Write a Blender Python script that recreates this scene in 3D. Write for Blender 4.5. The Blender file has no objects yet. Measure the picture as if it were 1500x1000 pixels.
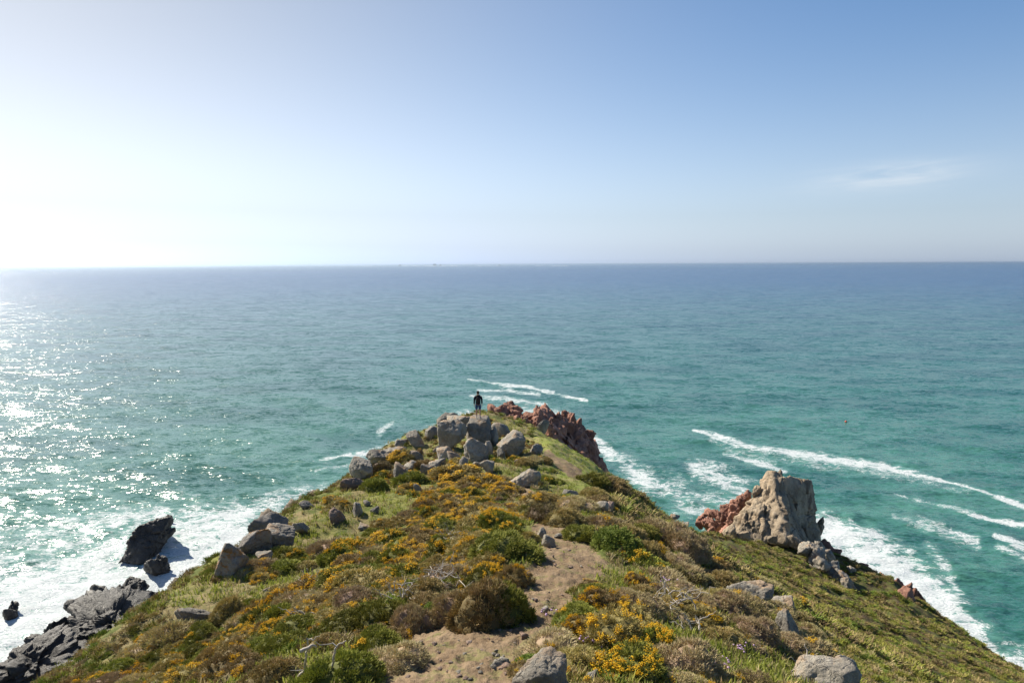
import bpy, bmesh, math, random
import numpy as np
from mathutils import Vector, Matrix, Euler
from mathutils.bvhtree import BVHTree

# ------------------------------------------------------------------ camera, sky, sun, exposure
SC = bpy.context.scene
COL = SC.collection
H = 45.0                                   # eye height above the sea
PITCH = math.atan(0.113)
ROLL = math.radians(0.25)
_F = np.array([0, math.cos(PITCH), -math.sin(PITCH)])
_R0 = np.array([1.0, 0, 0]); _U0 = np.array([0, math.sin(PITCH), math.cos(PITCH)])
_R = _R0 * math.cos(ROLL) - _U0 * math.sin(ROLL)
_U = _R0 * math.sin(ROLL) + _U0 * math.cos(ROLL)
cam = bpy.data.cameras.new('camera'); cam_o = bpy.data.objects.new('camera', cam); COL.objects.link(cam_o)
cam.lens = 24.0; cam.sensor_width = 36.0; cam.clip_start = 0.1; cam.clip_end = 200000
M = Matrix.Identity(4)
for i in range(3):
    M[i][0] = _R[i]; M[i][1] = _U[i]; M[i][2] = -_F[i]
M[2][3] = H
cam_o.matrix_world = M
SC.camera = cam_o

SUN_AZ, SUN_EL = -50.0, 36.0               # degrees from the view direction (negative = left), elevation
sun = bpy.data.lights.new('sun', 'SUN'); sun.energy = 5.0; sun.angle = math.radians(0.55); sun.color = (1.0, 0.93, 0.80)
sun_o = bpy.data.objects.new('sun', sun); COL.objects.link(sun_o)
sd = Vector((math.sin(math.radians(SUN_AZ)) * math.cos(math.radians(SUN_EL)),
             math.cos(math.radians(SUN_AZ)) * math.cos(math.radians(SUN_EL)), math.sin(math.radians(SUN_EL))))
sun_o.rotation_euler = (-sd).to_track_quat('-Z', 'Y').to_euler()
sun_o.location = sd * 100

W = bpy.data.worlds.new('World'); SC.world = W; W.use_nodes = True
wn = W.node_tree; wn.nodes.clear()
sky = wn.nodes.new('ShaderNodeTexSky'); sky.sky_type = 'NISHITA'; sky.sun_disc = False
sky.sun_elevation = math.radians(SUN_EL); sky.sun_rotation = math.radians(SUN_AZ)
sky.altitude = 0; sky.air_density = 1.0; sky.dust_density = 0.35; sky.ozone_density = 2.6
bg = wn.nodes.new('ShaderNodeBackground'); bg.inputs[1].default_value = 0.076
wo = wn.nodes.new('ShaderNodeOutputWorld')
# thin cirrus wisps low in the western sky (real part of the sky: positioned by direction)
tc = wn.nodes.new('ShaderNodeTexCoord')
cz = wn.nodes.new('ShaderNodeMapping'); cz.inputs['Rotation'].default_value = (0, 0.04, math.radians(28.5)); cz.inputs['Scale'].default_value = (1, 1, 1)
cn = wn.nodes.new('ShaderNodeTexNoise'); cm = wn.nodes.new('ShaderNodeMapping'); cm.inputs['Scale'].default_value = (7, 7, 70)
cn.inputs['Scale'].default_value = 1.0; cn.inputs['Detail'].default_value = 7; cn.inputs['Roughness'].default_value = 0.62; cn.inputs['Distortion'].default_value = 0.6
wl = wn.links.new
wl(tc.outputs['Generated'], cz.inputs['Vector']); wl(cz.outputs[0], cm.inputs['Vector']); wl(cm.outputs[0], cn.inputs['Vector'])
sp = wn.nodes.new('ShaderNodeSeparateXYZ'); wl(cz.outputs[0], sp.inputs[0])
def wmath(op, a, b=None, c=None):
    n = wn.nodes.new('ShaderNodeMath'); n.operation = op
    for i, v in enumerate((a, b, c)):
        if v is None: continue
        if isinstance(v, (int, float)): n.inputs[i].default_value = v
        else: wl(v, n.inputs[i])
    return n.outputs[0]
# elliptical envelope of the wisp patch round (azimuth 28.5 deg right, elevation 7 deg)
ex = wmath('MULTIPLY', sp.outputs[0], 1 / 0.085); ez = wmath('MULTIPLY', wmath('SUBTRACT', sp.outputs[2], 0.088), 1 / 0.015)
rr = wmath('ADD', wmath('MULTIPLY', ex, ex), wmath('MULTIPLY', ez, ez))
env = wmath('MULTIPLY', wmath('POWER', 2.718, wmath('MULTIPLY', rr, -1.0)), wmath('GREATER_THAN', sp.outputs[1], 0.0))
cl = wmath('MULTIPLY', env, wmath('SUBTRACT', wmath('MULTIPLY', cn.outputs[0], 2.6), 0.75))
cl = wmath('MULTIPLY', wmath('MAXIMUM', cl, 0.0), 0.5)
cmx = wn.nodes.new('ShaderNodeMix'); cmx.data_type = 'RGBA'; cmx.clamp_factor = True
# sea haze: the sky loses its colour towards the horizon
sg = wn.nodes.new('ShaderNodeSeparateXYZ'); wl(tc.outputs['Generated'], sg.inputs[0])
hz = wmath('POWER', 2.718, wmath('MULTIPLY', wmath('MAXIMUM', sg.outputs[2], 0.0), -6.0))
dn = wn.nodes.new('ShaderNodeVectorMath'); dn.operation = 'DOT_PRODUCT'; wl(tc.outputs['Generated'], dn.inputs[0]); dn.inputs[1].default_value = tuple(sd)
aer = wmath('POWER', wmath('MAXIMUM', dn.outputs['Value'], 0.0), 3.0)
hs = wn.nodes.new('ShaderNodeHueSaturation'); wl(sky.outputs[0], hs.inputs['Color']); wl(wmath('MAXIMUM', wmath('SUBTRACT', wmath('SUBTRACT', 1.30, wmath('MULTIPLY', hz, 1.15)), wmath('MULTIPLY', aer, 1.0)), 0.02), hs.inputs['Saturation'])
wl(wmath('SUBTRACT', 1.0, wmath('MULTIPLY', wmath('MULTIPLY', aer, 0.42), wmath('SUBTRACT', 1.0, hz))), hs.inputs['Value'])
tn = wn.nodes.new('ShaderNodeMix'); tn.data_type = 'RGBA'; tn.blend_type = 'MULTIPLY'; wl(hz, tn.inputs[0]); wl(hs.outputs[0], tn.inputs[6]); tn.inputs[7].default_value = (0.60, 0.72, 0.93, 1)
wl(cl, cmx.inputs[0]); wl(tn.outputs[2], cmx.inputs[6]); cmx.inputs[7].default_value = (6.6, 6.8, 6.9, 1)
wl(cmx.outputs[2], bg.inputs[0]); wl(bg.outputs[0], wo.inputs[0])

SC.view_settings.view_transform = 'Standard'; SC.view_settings.look = 'None'
SC.view_settings.gamma = 1; SC.view_settings.use_curve_mapping = False
SC.view_settings.exposure = 0.88
SC.cycles.max_bounces = 6; SC.cycles.diffuse_bounces = 3; SC.cycles.glossy_bounces = 3; SC.cycles.transmission_bounces = 4
SC.cycles.sample_clamp_indirect = 4; SC.cycles.use_denoising = True
SC.cycles.volume_bounces = 0

# ------------------------------------------------------------------ projection helpers (photo pixels 1500 x 1000 <-> world)
def ray(px, py):
    u = (px - 750.0) / 1000.0; v = (500.0 - py) / 1000.0
    d = _F + _R * u + _U * v
    return d
def at(px, py, d):
    r = ray(px, py); k = d / r[1]
    return np.array([r[0] * k, d, H + r[2] * k])
def sea_at(px, py, z=0.0):
    r = ray(px, py); k = (z - H) / r[2]
    return np.array([r[0] * k, r[1] * k, z])
def project(x, y, z):
    z = z - H
    f = x * _F[0] + y * _F[1] + z * _F[2]
    f = np.where(f < 0.05, 0.05, f)
    u = (x * _R[0] + y * _R[1] + z * _R[2]) / f
    v = (x * _U[0] + y * _U[1] + z * _U[2]) / f
    return 750 + 1000 * u, 500 - 1000 * v

# ------------------------------------------------------------------ numpy noise
_rng = np.random.RandomState(7)
_perm = _rng.permutation(256).astype(np.int32); _perm = np.concatenate([_perm, _perm, _perm])
_g = _rng.normal(size=(256, 3)); _g /= np.linalg.norm(_g, axis=1)[:, None]
def noise3(x, y, z):
    x, y, z = np.broadcast_arrays(np.asarray(x, float), np.asarray(y, float), np.asarray(z, float))
    xi = np.floor(x).astype(np.int64); yi = np.floor(y).astype(np.int64); zi = np.floor(z).astype(np.int64)
    xf = x - xi; yf = y - yi; zf = z - zi
    u = xf * xf * xf * (xf * (xf * 6 - 15) + 10); v = yf * yf * yf * (yf * (yf * 6 - 15) + 10); w = zf * zf * zf * (zf * (zf * 6 - 15) + 10)
    xi &= 255; yi &= 255; zi &= 255
    def g(a, b, c):
        h = _perm[_perm[_perm[(xi + a) & 255] + ((yi + b) & 255)] + ((zi + c) & 255)]
        gr = _g[h]
        return gr[..., 0] * (xf - a) + gr[..., 1] * (yf - b) + gr[..., 2] * (zf - c)
    def l(a, b, t): return a + (b - a) * t
    return l(l(l(g(0,0,0), g(1,0,0), u), l(g(0,1,0), g(1,1,0), u), v),
             l(l(g(0,0,1), g(1,0,1), u), l(g(0,1,1), g(1,1,1), u), v), w) * 1.6
def fbm(x, y, z, oct=4, gain=0.5, lac=2.03, ridged=False):
    a = 1.0; s = 0; t = 0; f = 1.0
    for o in range(oct):
        n = noise3(x * f + 17.3 * o, y * f + 5.1 * o, z * f + 9.7 * o)
        if ridged: n = 1 - 2 * np.abs(n)
        s = s + a * n; t += a; a *= gain; f *= lac
    return s / t
def sstep(a, b, x):
    t = np.clip((x - a) / (b - a), 0, 1); return t * t * (3 - 2 * t)
def dist_poly(px, py, pts):
    """distance to a polyline and the interpolated third value (a width) at the nearest point"""
    best = np.full(px.shape, 1e9); wb = np.zeros(px.shape)
    for (x0, y0, w0), (x1, y1, w1) in zip(pts[:-1], pts[1:]):
        dx, dy = x1 - x0, y1 - y0
        t = np.clip(((px - x0) * dx + (py - y0) * dy) / (dx * dx + dy * dy), 0, 1)
        d = np.hypot(px - x0 - t * dx, py - y0 - t * dy)
        m = d < best; best = np.where(m, d, best); wb = np.where(m, w0 + t * (w1 - w0), wb)
    return best, wb

# ------------------------------------------------------------------ mesh / object helpers
def mesh_from(name, V, F, mats=(), smooth=True, attrs=None):
    V = np.asarray(V, np.float32); F = np.asarray(F, np.int32); k = F.shape[1]
    me = bpy.data.meshes.new(name)
    me.vertices.add(len(V)); me.vertices.foreach_set('co', V.ravel())
    me.loops.add(F.size); me.loops.foreach_set('vertex_index', F.ravel())
    me.polygons.add(len(F)); me.polygons.foreach_set('loop_start', np.arange(0, F.size, k, dtype=np.int32))
    me.polygons.foreach_set('loop_total', np.full(len(F), k, np.int32))
    me.polygons.foreach_set('use_smooth', np.full(len(F), smooth, bool))
    for m in mats: me.materials.append(m)
    me.update(calc_edges=True)
    for n, a in (attrs or {}).items():
        at_ = me.attributes.new(n, 'FLOAT', 'POINT'); at_.data.foreach_set('value', np.asarray(a, np.float32).ravel())
    me.validate()
    return me
def link(name, me, parent=None, loc=None):
    o = bpy.data.objects.new(name, me); COL.objects.link(o)
    if parent is not None: o.parent = parent
    if loc is not None: o.location = loc
    return o
def tag(o, label=None, cat=None, group=None, kind=None):
    if label: o['label'] = label
    if cat: o['category'] = cat
    if group: o['group'] = group
    if kind: o['kind'] = kind
    return o
def empty(name, loc, rz=0.0):
    o = bpy.data.objects.new(name, None); COL.objects.link(o); o.location = loc; o.rotation_euler = (0, 0, rz); return o

# ------------------------------------------------------------------ materials
class NT:
    def __init__(s, name):
        s.m = bpy.data.materials.new(name); s.m.use_nodes = True; s.t = s.m.node_tree; s.t.nodes.clear()
        s.out = s.t.nodes.new('ShaderNodeOutputMaterial')
    def n(s, ty, **kw):
        nd = s.t.nodes.new('ShaderNode' + ty)
        for k, v in kw.items():
            if hasattr(nd, k) and k not in ('inputs',): setattr(nd, k, v)
        return nd
    def put(s, sock, v):
        if v is None: return
        if isinstance(v, bpy.types.NodeSocket): s.t.links.new(v, sock)
        elif isinstance(v, (tuple, list)) and len(v) == 3 and sock.type == 'RGBA': sock.default_value = (*v, 1)
        else: sock.default_value = v
    def math(s, op, a, b=None, c=None, clamp=False):
        nd = s.n('Math'); nd.operation = op; nd.use_clamp = clamp
        for i, v in enumerate((a, b, c)): s.put(nd.inputs[i], v)
        return nd.outputs[0]
    def mix(s, f, a, b, mode='MIX'):
        nd = s.n('Mix'); nd.data_type = 'RGBA'; nd.blend_type = mode; nd.clamp_factor = True
        s.put(nd.inputs[0], f); s.put(nd.inputs[6], a); s.put(nd.inputs[7], b); return nd.outputs[2]
    def step(s, x, a, b):
        nd = s.n('MapRange'); nd.interpolation_type = 'SMOOTHSTEP'
        s.put(nd.inputs[0], x); s.put(nd.inputs[1], a); s.put(nd.inputs[2], b); return nd.outputs[0]
    def attr(s, name):
        nd = s.n('Attribute'); nd.attribute_name = name; return nd.outputs['Fac']
    def coord(s, kind='Object', scale=None, rot=None):
        if kind == 'Position': o = s.n('NewGeometry').outputs['Position']
        else: o = s.n('TexCoord').outputs[kind]
        if scale or rot:
            mp = s.n('Mapping'); s.put(mp.inputs[0], o)
            if rot: mp.inputs['Rotation'].default_value = rot
            if scale: mp.inputs['Scale'].default_value = scale
            o = mp.outputs[0]
        return o
    def noise(s, vec, scale, detail=4, rough=0.55, dist=0.0):
        nd = s.n('TexNoise'); s.put(nd.inputs['Vector'], vec); nd.inputs['Scale'].default_value = scale
        nd.inputs['Detail'].default_value = detail; nd.inputs['Roughness'].default_value = rough; nd.inputs['Distortion'].default_value = dist
        return nd.outputs['Fac']
    def voro(s, vec, scale, feature='F1', out='Distance'):
        nd = s.n('TexVoronoi'); nd.feature = feature; s.put(nd.inputs['Vector'], vec); nd.inputs['Scale'].default_value = scale
        return nd.outputs[out]
    def bump(s, h, strength=0.5, dist=0.05, normal=None):
        nd = s.n('Bump'); nd.inputs['Strength'].default_value = strength; nd.inputs['Distance'].default_value = dist
        s.put(nd.inputs['Height'], h); s.put(nd.inputs['Normal'], normal); return nd.outputs[0]
    def bsdf(s, color, rough=0.9, normal=None, spec=0.3, **kw):
        nd = s.n('BsdfPrincipled'); s.put(nd.inputs['Base Color'], color); s.put(nd.inputs['Roughness'], rough)
        s.put(nd.inputs['Normal'], normal); s.put(nd.inputs['Specular IOR Level'], spec)
        for k, v in kw.items(): s.put(nd.inputs[k.replace('_', ' ')], v)
        return nd.outputs[0]
    def done(s, sh): s.t.links.new(sh, s.out.inputs['Surface']); return s.m

def rock_material(name, base, dark, lichen, ochre=0.0, scale=1.0, lich_amt=0.5, wet=False):
    t = NT(name); p = t.coord('Position')
    rnd = t.n('ObjectInfo').outputs['Random']
    n1 = t.noise(p, 0.55 * scale, 5, 0.6); n2 = t.noise(p, 3.2 * scale, 8, 0.72); n3 = t.noise(p, 14 * scale, 6, 0.75)
    c = t.mix(t.step(n1, 0.38, 0.62), dark, base)
    c = t.mix(t.math('MULTIPLY', t.step(n2, 0.5, 0.7), lich_amt), c, lichen)
    c = t.mix(t.math('MULTIPLY', t.step(n3, 0.52, 0.72), 0.35), c, tuple(x * 0.45 for x in base))
    # dark cracks
    wv = t.n('TexVoronoi'); wv.feature = 'DISTANCE_TO_EDGE'; wv.inputs['Scale'].default_value = 0.75 * scale
    dv = t.n('VectorMath'); dv.operation = 'ADD'; t.put(dv.inputs[0], p)
    nz = t.n('TexNoise'); nz.inputs['Scale'].default_value = 1.3 * scale; nz.inputs['Detail'].default_value = 4; t.put(nz.inputs['Vector'], p)
    t.put(dv.inputs[1], nz.outputs['Color']); t.put(wv.inputs['Vector'], dv.outputs[0])
    crack = t.step(wv.outputs['Distance'], 0.0, 0.02)
    c = t.mix(t.math('MULTIPLY', t.math('MULTIPLY', t.math('SUBTRACT', 1.0, crack), t.step(n1, 0.45, 0.6)), 0.5), c, tuple(x * 0.25 for x in dark))
    if ochre > 0:
        up = t.n('SeparateXYZ'); t.put(up.inputs[0], t.n('NewGeometry').outputs['Normal'])
        o = t.math('MULTIPLY', t.step(t.noise(p, 1.1 * scale, 4, 0.6), 0.5, 0.62), t.step(up.outputs[2], 0.0, 0.6))
        c = t.mix(t.math('MULTIPLY', o, ochre), c, (0.36, 0.17, 0.045))
    hsv = t.n('HueSaturation'); t.put(hsv.inputs['Color'], c); t.put(hsv.inputs['Value'], t.math('ADD', t.math('MULTIPLY', rnd, 0.3), 0.85))
    h = t.math('ADD', t.math('ADD', t.math('MULTIPLY', n2, 0.9), t.math('MULTIPLY', n3, 0.30)), t.math('MULTIPLY', crack, 0.15))
    nrm = t.bump(h, 1.0, 0.20 / scale)
    return t.done(t.bsdf(hsv.outputs[0], 0.55 if wet else 0.88, nrm, 0.5 if wet else 0.25))

M_GRAN = rock_material('granite', (0.35, 0.315, 0.26), (0.19, 0.17, 0.145), (0.44, 0.42, 0.37), ochre=0.4, scale=1.6, lich_amt=0.55)
M_GRANO = rock_material('granite_orange_lichen', (0.34, 0.30, 0.26), (0.20, 0.18, 0.16), (0.42, 0.40, 0.36), ochre=1.0, scale=1.4)
M_RED = rock_material('red_rock', (0.40, 0.205, 0.145), (0.25, 0.125, 0.09), (0.47, 0.29, 0.22), ochre=0.0, scale=0.8, lich_amt=0.5)
M_TAN = rock_material('tan_crag', (0.43, 0.34, 0.24), (0.25, 0.20, 0.145), (0.47, 0.40, 0.31), ochre=0.15, scale=0.5, lich_amt=0.5)
M_DARK = rock_material('wet_dark_rock', (0.050, 0.042, 0.036), (0.026, 0.022, 0.020), (0.095, 0.082, 0.072), ochre=0.0, scale=0.6, lich_amt=0.45, wet=True)
M_PINK = rock_material('pink_granite', (0.34, 0.24, 0.19), (0.24, 0.17, 0.135), (0.42, 0.35, 0.30), ochre=0.15, scale=1.5)

# ------------------------------------------------------------------ terrain height: smooth surface through surveyed points + relief
CT = [  # photo x, photo y, forward distance
 (640,1000,7.0),(700,960,7.9),(760,900,9.7),(800,850,12.2),(830,800,15.5),(810,775,17.8),(775,735,23),(770,700,28.5),(790,665,36),
 (500,1000,6.9),(400,1000,8.2),(300,1000,10.6),(190,1000,12.6),(500,900,11),(600,850,13),(400,950,11),(400,850,17),(550,800,18.5),(480,800,21),(600,730,26),(680,720,26),(650,680,33),
 (560,720,31),(600,680,36),(700,665,37),(700,640,42),
 (900,1000,6.8),(850,900,10),(1000,950,9),(1100,1000,8.6),(950,850,12.6),(900,780,18.5),(1000,830,17.0),(850,730,25),(850,690,33),(880,720,30),(830,660,40),(790,640,45),(770,628,50),
 (1120,900,16),(1180,950,15.2),(1250,1000,12.6),(1060,860,17),(950,760,26),
 (940,735,42),(885,697,44),(1000,770,52),(1020,800,49),(960,780,40),(1100,800,72),(1150,800,76),(1200,830,70),(1250,870,66),(1100,860,45),(1200,900,42),(1300,950,42),(1060,790,68),
 (1300,1000,28),(1400,1000,38),(1500,1000,47),(1200,950,29),(1330,868,68),(1400,940,58),(1490,990,53),(1600,1060,50),(1700,1110,44),
 (800,650,72),(860,680,70),(760,628,68),
]
P = [at(*c) for c in CT]
P += [np.array(p, float) for p in [(0,0,H-1.6),(0,-10,H-0.3),(0,-40,H+1),(-12,-10,H-6),(12,-12,H-5),(-3,3,H-3.6),(3,3,H-3.5),(-25,-30,H-16),(28,-30,H-15),(0,-80,H+1)]]
# left brow: points on the skyline, and the fall of the cliff behind it
for px, py, d in [(80,1000,15),(160,948,17),(240,896,20),(330,842,24),(375,806,27),(420,770,30),(460,742,33),(500,714,36),(540,684,39),(575,656,42),(620,640,45)]:
    p = at(px, py, d); P.append(p); r = p - np.array([0, 0, H]); h = r.copy(); h[2] = 0
    q = np.array([0, 0, H]) + r * 1.16; q[2] -= 3.0; P.append(q)
    q = np.array([0, 0, H]) + r * 1.45; q[2] -= 10.0; q[2] = max(q[2], 5); P.append(q)
    q = np.array([0, 0, H]) + r * 1.9; q[2] = max(q[2]-18, -6); P.append(q)
    q = p + h * 1.6; q[2] = -9; P.append(q)
for px, py, d in [(-40,1080,13),(-300,1200,9)]:
    p = at(px, py, d); P.append(p); P.append(np.array([p[0]*1.6, p[1]*1.5, p[2]-14])); P.append(np.array([p[0]*2.6, p[1]*2.2, -8]))
# the point beyond the summit, falling to the sea (behind the skyline)
for px, py, d, z in [(700,628,52,None),(660,640,52,None),(640,660,60,15),(700,650,75,12),(650,650,90,-6),(740,640,100,4),(720,640,118,-8),
                     (800,650,96,12),(800,650,125,-8),(870,690,100,6),(860,680,88,14),(905,700,122,-4),(890,690,150,-10),(905,705,62,19),(935,740,74,12)]:
    p = at(px, py, d)
    if z is not None: p[2] = z
    P.append(p)
# cove between the point and the stack, and the fall beyond the right-hand brow
for x, y, z in [(26,118,-6),(20,92,4),(34,112,-8),(24,78,10),(46,112,-8),(16,60,19),(18,68,17),(40,100,-5),(50,92,-4),(49,84,-2),(34,92,3),(52,76,-2),(46,72,6),(41,77,9),(58,64,-4),(55,56,3),(60,45,3),(68,52,-8),(72,30,4),(80,40,-9),(60,90,-12),(85,0,0),(95,10,-10)]:
    P.append(np.array([x, y, z], float))
# the sea bed round about
for x, y in [(-60,60),(-60,30),(-50,90),(-40,110),(-20,130),(0,150),(30,160),(60,130),(-70,0),(-80,-40),(100,60),(110,-30),(0,190),(-100,120),(120,150),(-60,-80),(100,-90)]:
    P.append(np.array([x, y, -14.0]))
P = np.array(P); PX = P[:, :2]; PZ = P[:, 2]
def _phi(r2): return np.sqrt(r2 + 4.0)
_n = len(P); D2 = ((PX[:, None] - PX[None]) ** 2).sum(-1)
A_ = np.zeros((_n + 3, _n + 3)); A_[:_n, :_n] = _phi(D2) - 0.15 * np.eye(_n)
A_[:_n, _n] = 1; A_[:_n, _n+1:] = PX; A_[_n, :_n] = 1; A_[_n+1:, :_n] = PX.T
_w = np.linalg.lstsq(A_, np.concatenate([PZ, [0, 0, 0]]), rcond=None)[0]
def base_h(x, y):
    x = np.asarray(x, float); y = np.asarray(y, float); s = x.shape; x = x.ravel(); y = y.ravel(); out = np.empty(x.size)
    for i in range(0, x.size, 20000):
        xx = x[i:i+20000]; yy = y[i:i+20000]
        r2 = (xx[:, None] - PX[None, :, 0]) ** 2 + (yy[:, None] - PX[None, :, 1]) ** 2
        out[i:i+20000] = _phi(r2) @ _w[:_n] + _w[_n] + _w[_n+1] * xx + _w[_n+2] * yy
    return out.reshape(s)
PATH = [(640,1040,120),(680,975,118),(725,925,85),(790,890,50),(812,850,42),(835,810,52),(820,782,42),(790,750,17),(770,722,11),(772,700,10)]
PATH2 = [(800,668,4),(820,680,7),(845,695,8)]
SHELF = [(790,640,8),(820,665,22),(850,690,30),(870,715,20)]
def masks(x, y, z):
    px, py = project(x, y, z)
    nz = noise3(x * 0.9, y * 0.9, 3.0) * 0.35 + noise3(x * 2.7, y * 2.7, 8.0) * 0.25
    d, w = dist_poly(px, py, PATH); path = sstep(1.15, 0.75, d / w + nz) * (y < 31) * (y > 2)
    d2, w2 = dist_poly(px, py, PATH2); path = np.maximum(path, sstep(1.2, 0.7, d2 / w2 + nz) * 0.8 * (y > 28) * (y < 50))
    d3, w3 = dist_poly(px, py, SHELF); lush = sstep(1.3, 0.8, d3 / w3 + nz) * (y > 25) * (y < 62)
    return path, lush
def hgt(x, y, detail=True, full=False):
    x = np.asarray(x, float); y = np.asarray(y, float)
    b = base_h(x, y)
    e = 0.6
    gx = (base_h(x + e, y) - base_h(x - e, y)) / (2 * e); gy = (base_h(x, y + e) - base_h(x, y - e)) / (2 * e)
    sl = np.hypot(gx, gy)
    cliff = np.clip(sstep(0.95, 1.5, sl + 0.35 * fbm(x * 0.15, y * 0.15, 1.0, 3)) + sstep(9, 2, b), 0, 1)
    path, lush = masks(x, y, b)
    calm = 1 - 0.55 * np.clip(path + lush * 0.8, 0, 1)
    far = sstep(20, 50, np.hypot(x, y))
    h = b + fbm(x * 0.32, y * 0.32, 0.0, 3) * 0.28 * calm + fbm(x * 1.4, y * 1.4, 5.0, 3) * 0.10 * calm
    h = h + fbm(x * 6, y * 6, 9.0, 3) * 0.03 - path * 0.10 + path * (fbm(x * 2.2, y * 2.2, 3.0, 4, 0.6, ridged=True) * 0.09 + fbm(x * 7, y * 7, 1.0, 3, 0.65, ridged=True) * 0.04)
    h = h + far * (1 - cliff) * (fbm(x * 0.5 + y * 0.3, y * 0.35 - x * 0.2, 2.0, 4) * 0.75 + fbm((x + y) * 0.9, (y - x) * 0.45, 6.0, 3, 0.6, ridged=True) * 0.28)
    rid = fbm(x * 0.22, y * 0.22, b * 0.12, 5, 0.55, ridged=True)
    h = h + cliff * (rid * 2.2 - 0.6)
    if full: return h, b, cliff, path, lush, sl
    return h
def ground_hit(px, py, dmin=3.0, dmax=110.0):
    r = ray(px, py); t = np.geomspace(dmin, dmax, 700)
    x = r[0] / r[1] * t; z = H + r[2] / r[1] * t
    hh = hgt(x, t); i = np.argmax(z <= hh)
    if not (z <= hh).any(): return None
    return np.array([x[i], t[i], hh[i]])

# polar grid round the view point: fine in front, coarse behind
ang = np.concatenate([np.linspace(-180, -56, 32)[:-1], np.linspace(-56, 56, 620), np.linspace(56, 180, 32)[1:-1]])
ang = np.radians(ang); rad = np.concatenate([[0.02, 0.6, 1.2], np.geomspace(1.8, 175, 560)])
A, Rr = np.meshgrid(ang, rad); GX = np.sin(A) * Rr; GY = np.cos(A) * Rr
GH, GB, GC, GP, GL, GS = hgt(GX, GY, full=True)
na, nr = len(ang), len(rad)
idx = np.arange(na * nr).reshape(nr, na); idn = np.roll(idx, -1, axis=1)
F = np.stack([idx[:-1], idn[:-1], idn[1:], idx[1:]], -1).reshape(-1, 4)
PXg, PYg = project(GX, GY, GH)
hill = sstep(26, 42, Rr) * (PXg > 880) * (GY > 0)
t = NT('headland_ground'); p = t.coord('Position')
a_path, a_cliff, a_lush, a_hill = t.attr('path'), t.attr('cliff'), t.attr('lush'), t.attr('hill')
n1 = t.noise(p, 0.35, 5, 0.6); n2 = t.noise(p, 1.6, 6, 0.65); n3 = t.noise(p, 9, 5, 0.7); n4 = t.noise(p, 45, 3, 0.7)
ps = t.coord('Position', scale=(1.0, 1.0, 0.4))
c = t.mix(t.step(n1, 0.4, 0.6), (0.18, 0.18, 0.045), (0.22, 0.175, 0.085))
c = t.mix(t.step(n2, 0.45, 0.62), c, (0.085, 0.105, 0.022))
c = t.mix(t.math('MULTIPLY', t.step(n3, 0.5, 0.68), 0.55), c, (0.20, 0.15, 0.09))
hc = t.mix(t.step(t.noise(ps, 0.9, 6, 0.7), 0.42, 0.6), (0.085, 0.095, 0.026), (0.085, 0.060, 0.036))
hc = t.mix(t.step(t.noise(ps, 2.6, 5, 0.7), 0.50, 0.66), hc, (0.15, 0.15, 0.048))
c = t.mix(a_hill, c, hc)
lc = t.mix(t.step(n2, 0.4, 0.65), (0.20, 0.235, 0.045), (0.28, 0.24, 0.10))
c = t.mix(a_lush, c, lc)
pc = t.mix(t.step(n2, 0.38, 0.66), (0.170, 0.115, 0.068), (0.265, 0.19, 0.118))
pc = t.mix(t.math('MULTIPLY', t.step(n3, 0.5, 0.7), 0.6), pc, (0.10, 0.066, 0.040))
pc = t.mix(t.math('MULTIPLY', t.step(n4, 0.58, 0.7), 0.5), pc, (0.45, 0.38, 0.29))
pc = t.mix(t.math('MULTIPLY', t.step(t.noise(p, 2.3, 6, 0.75), 0.51, 0.62), 0.7), pc, (0.17, 0.165, 0.06))
c = t.mix(t.step(t.math('ADD', a_path, t.math('MULTIPLY', t.math('SUBTRACT', n3, 0.5), 1.6)), 0.3, 0.7), c, pc)
rc = t.mix(t.step(n2, 0.4, 0.62), (0.14, 0.115, 0.09), (0.25, 0.205, 0.16))
rc = t.mix(t.math('MULTIPLY', t.step(n3, 0.5, 0.6), 0.6), rc, (0.08, 0.07, 0.055))
zz = t.n('SeparateXYZ'); t.put(zz.inputs[0], p)
rc = t.mix(t.step(zz.outputs[2], 7.0, 2.0), rc, (0.055, 0.04, 0.034))
c = t.mix(t.step(t.math('ADD', a_cliff, t.math('MULTIPLY', t.math('SUBTRACT', n2, 0.5), 0.9)), 0.45, 0.6), c, rc)
hh = t.math('ADD', t.math('MULTIPLY', n3, 0.6), t.math('ADD', t.math('MULTIPLY', n2, 0.9), t.math('MULTIPLY', n4, 0.16)))
M_GROUND = t.done(t.bsdf(c, 0.95, t.bump(hh, 0.9, 0.10), 0.15))
me = mesh_from('headland_ground', np.stack([GX, GY, GH], -1).reshape(-1, 3), F[:, ::-1], [M_GROUND], True,
               {'path': GP, 'cliff': GC, 'lush': GL, 'hill': hill})
ground = tag(link('ground', me), 'grass and heather covered headland ridge with a bare earth path and rocky cliff sides falling to the sea', kind='structure')

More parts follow.
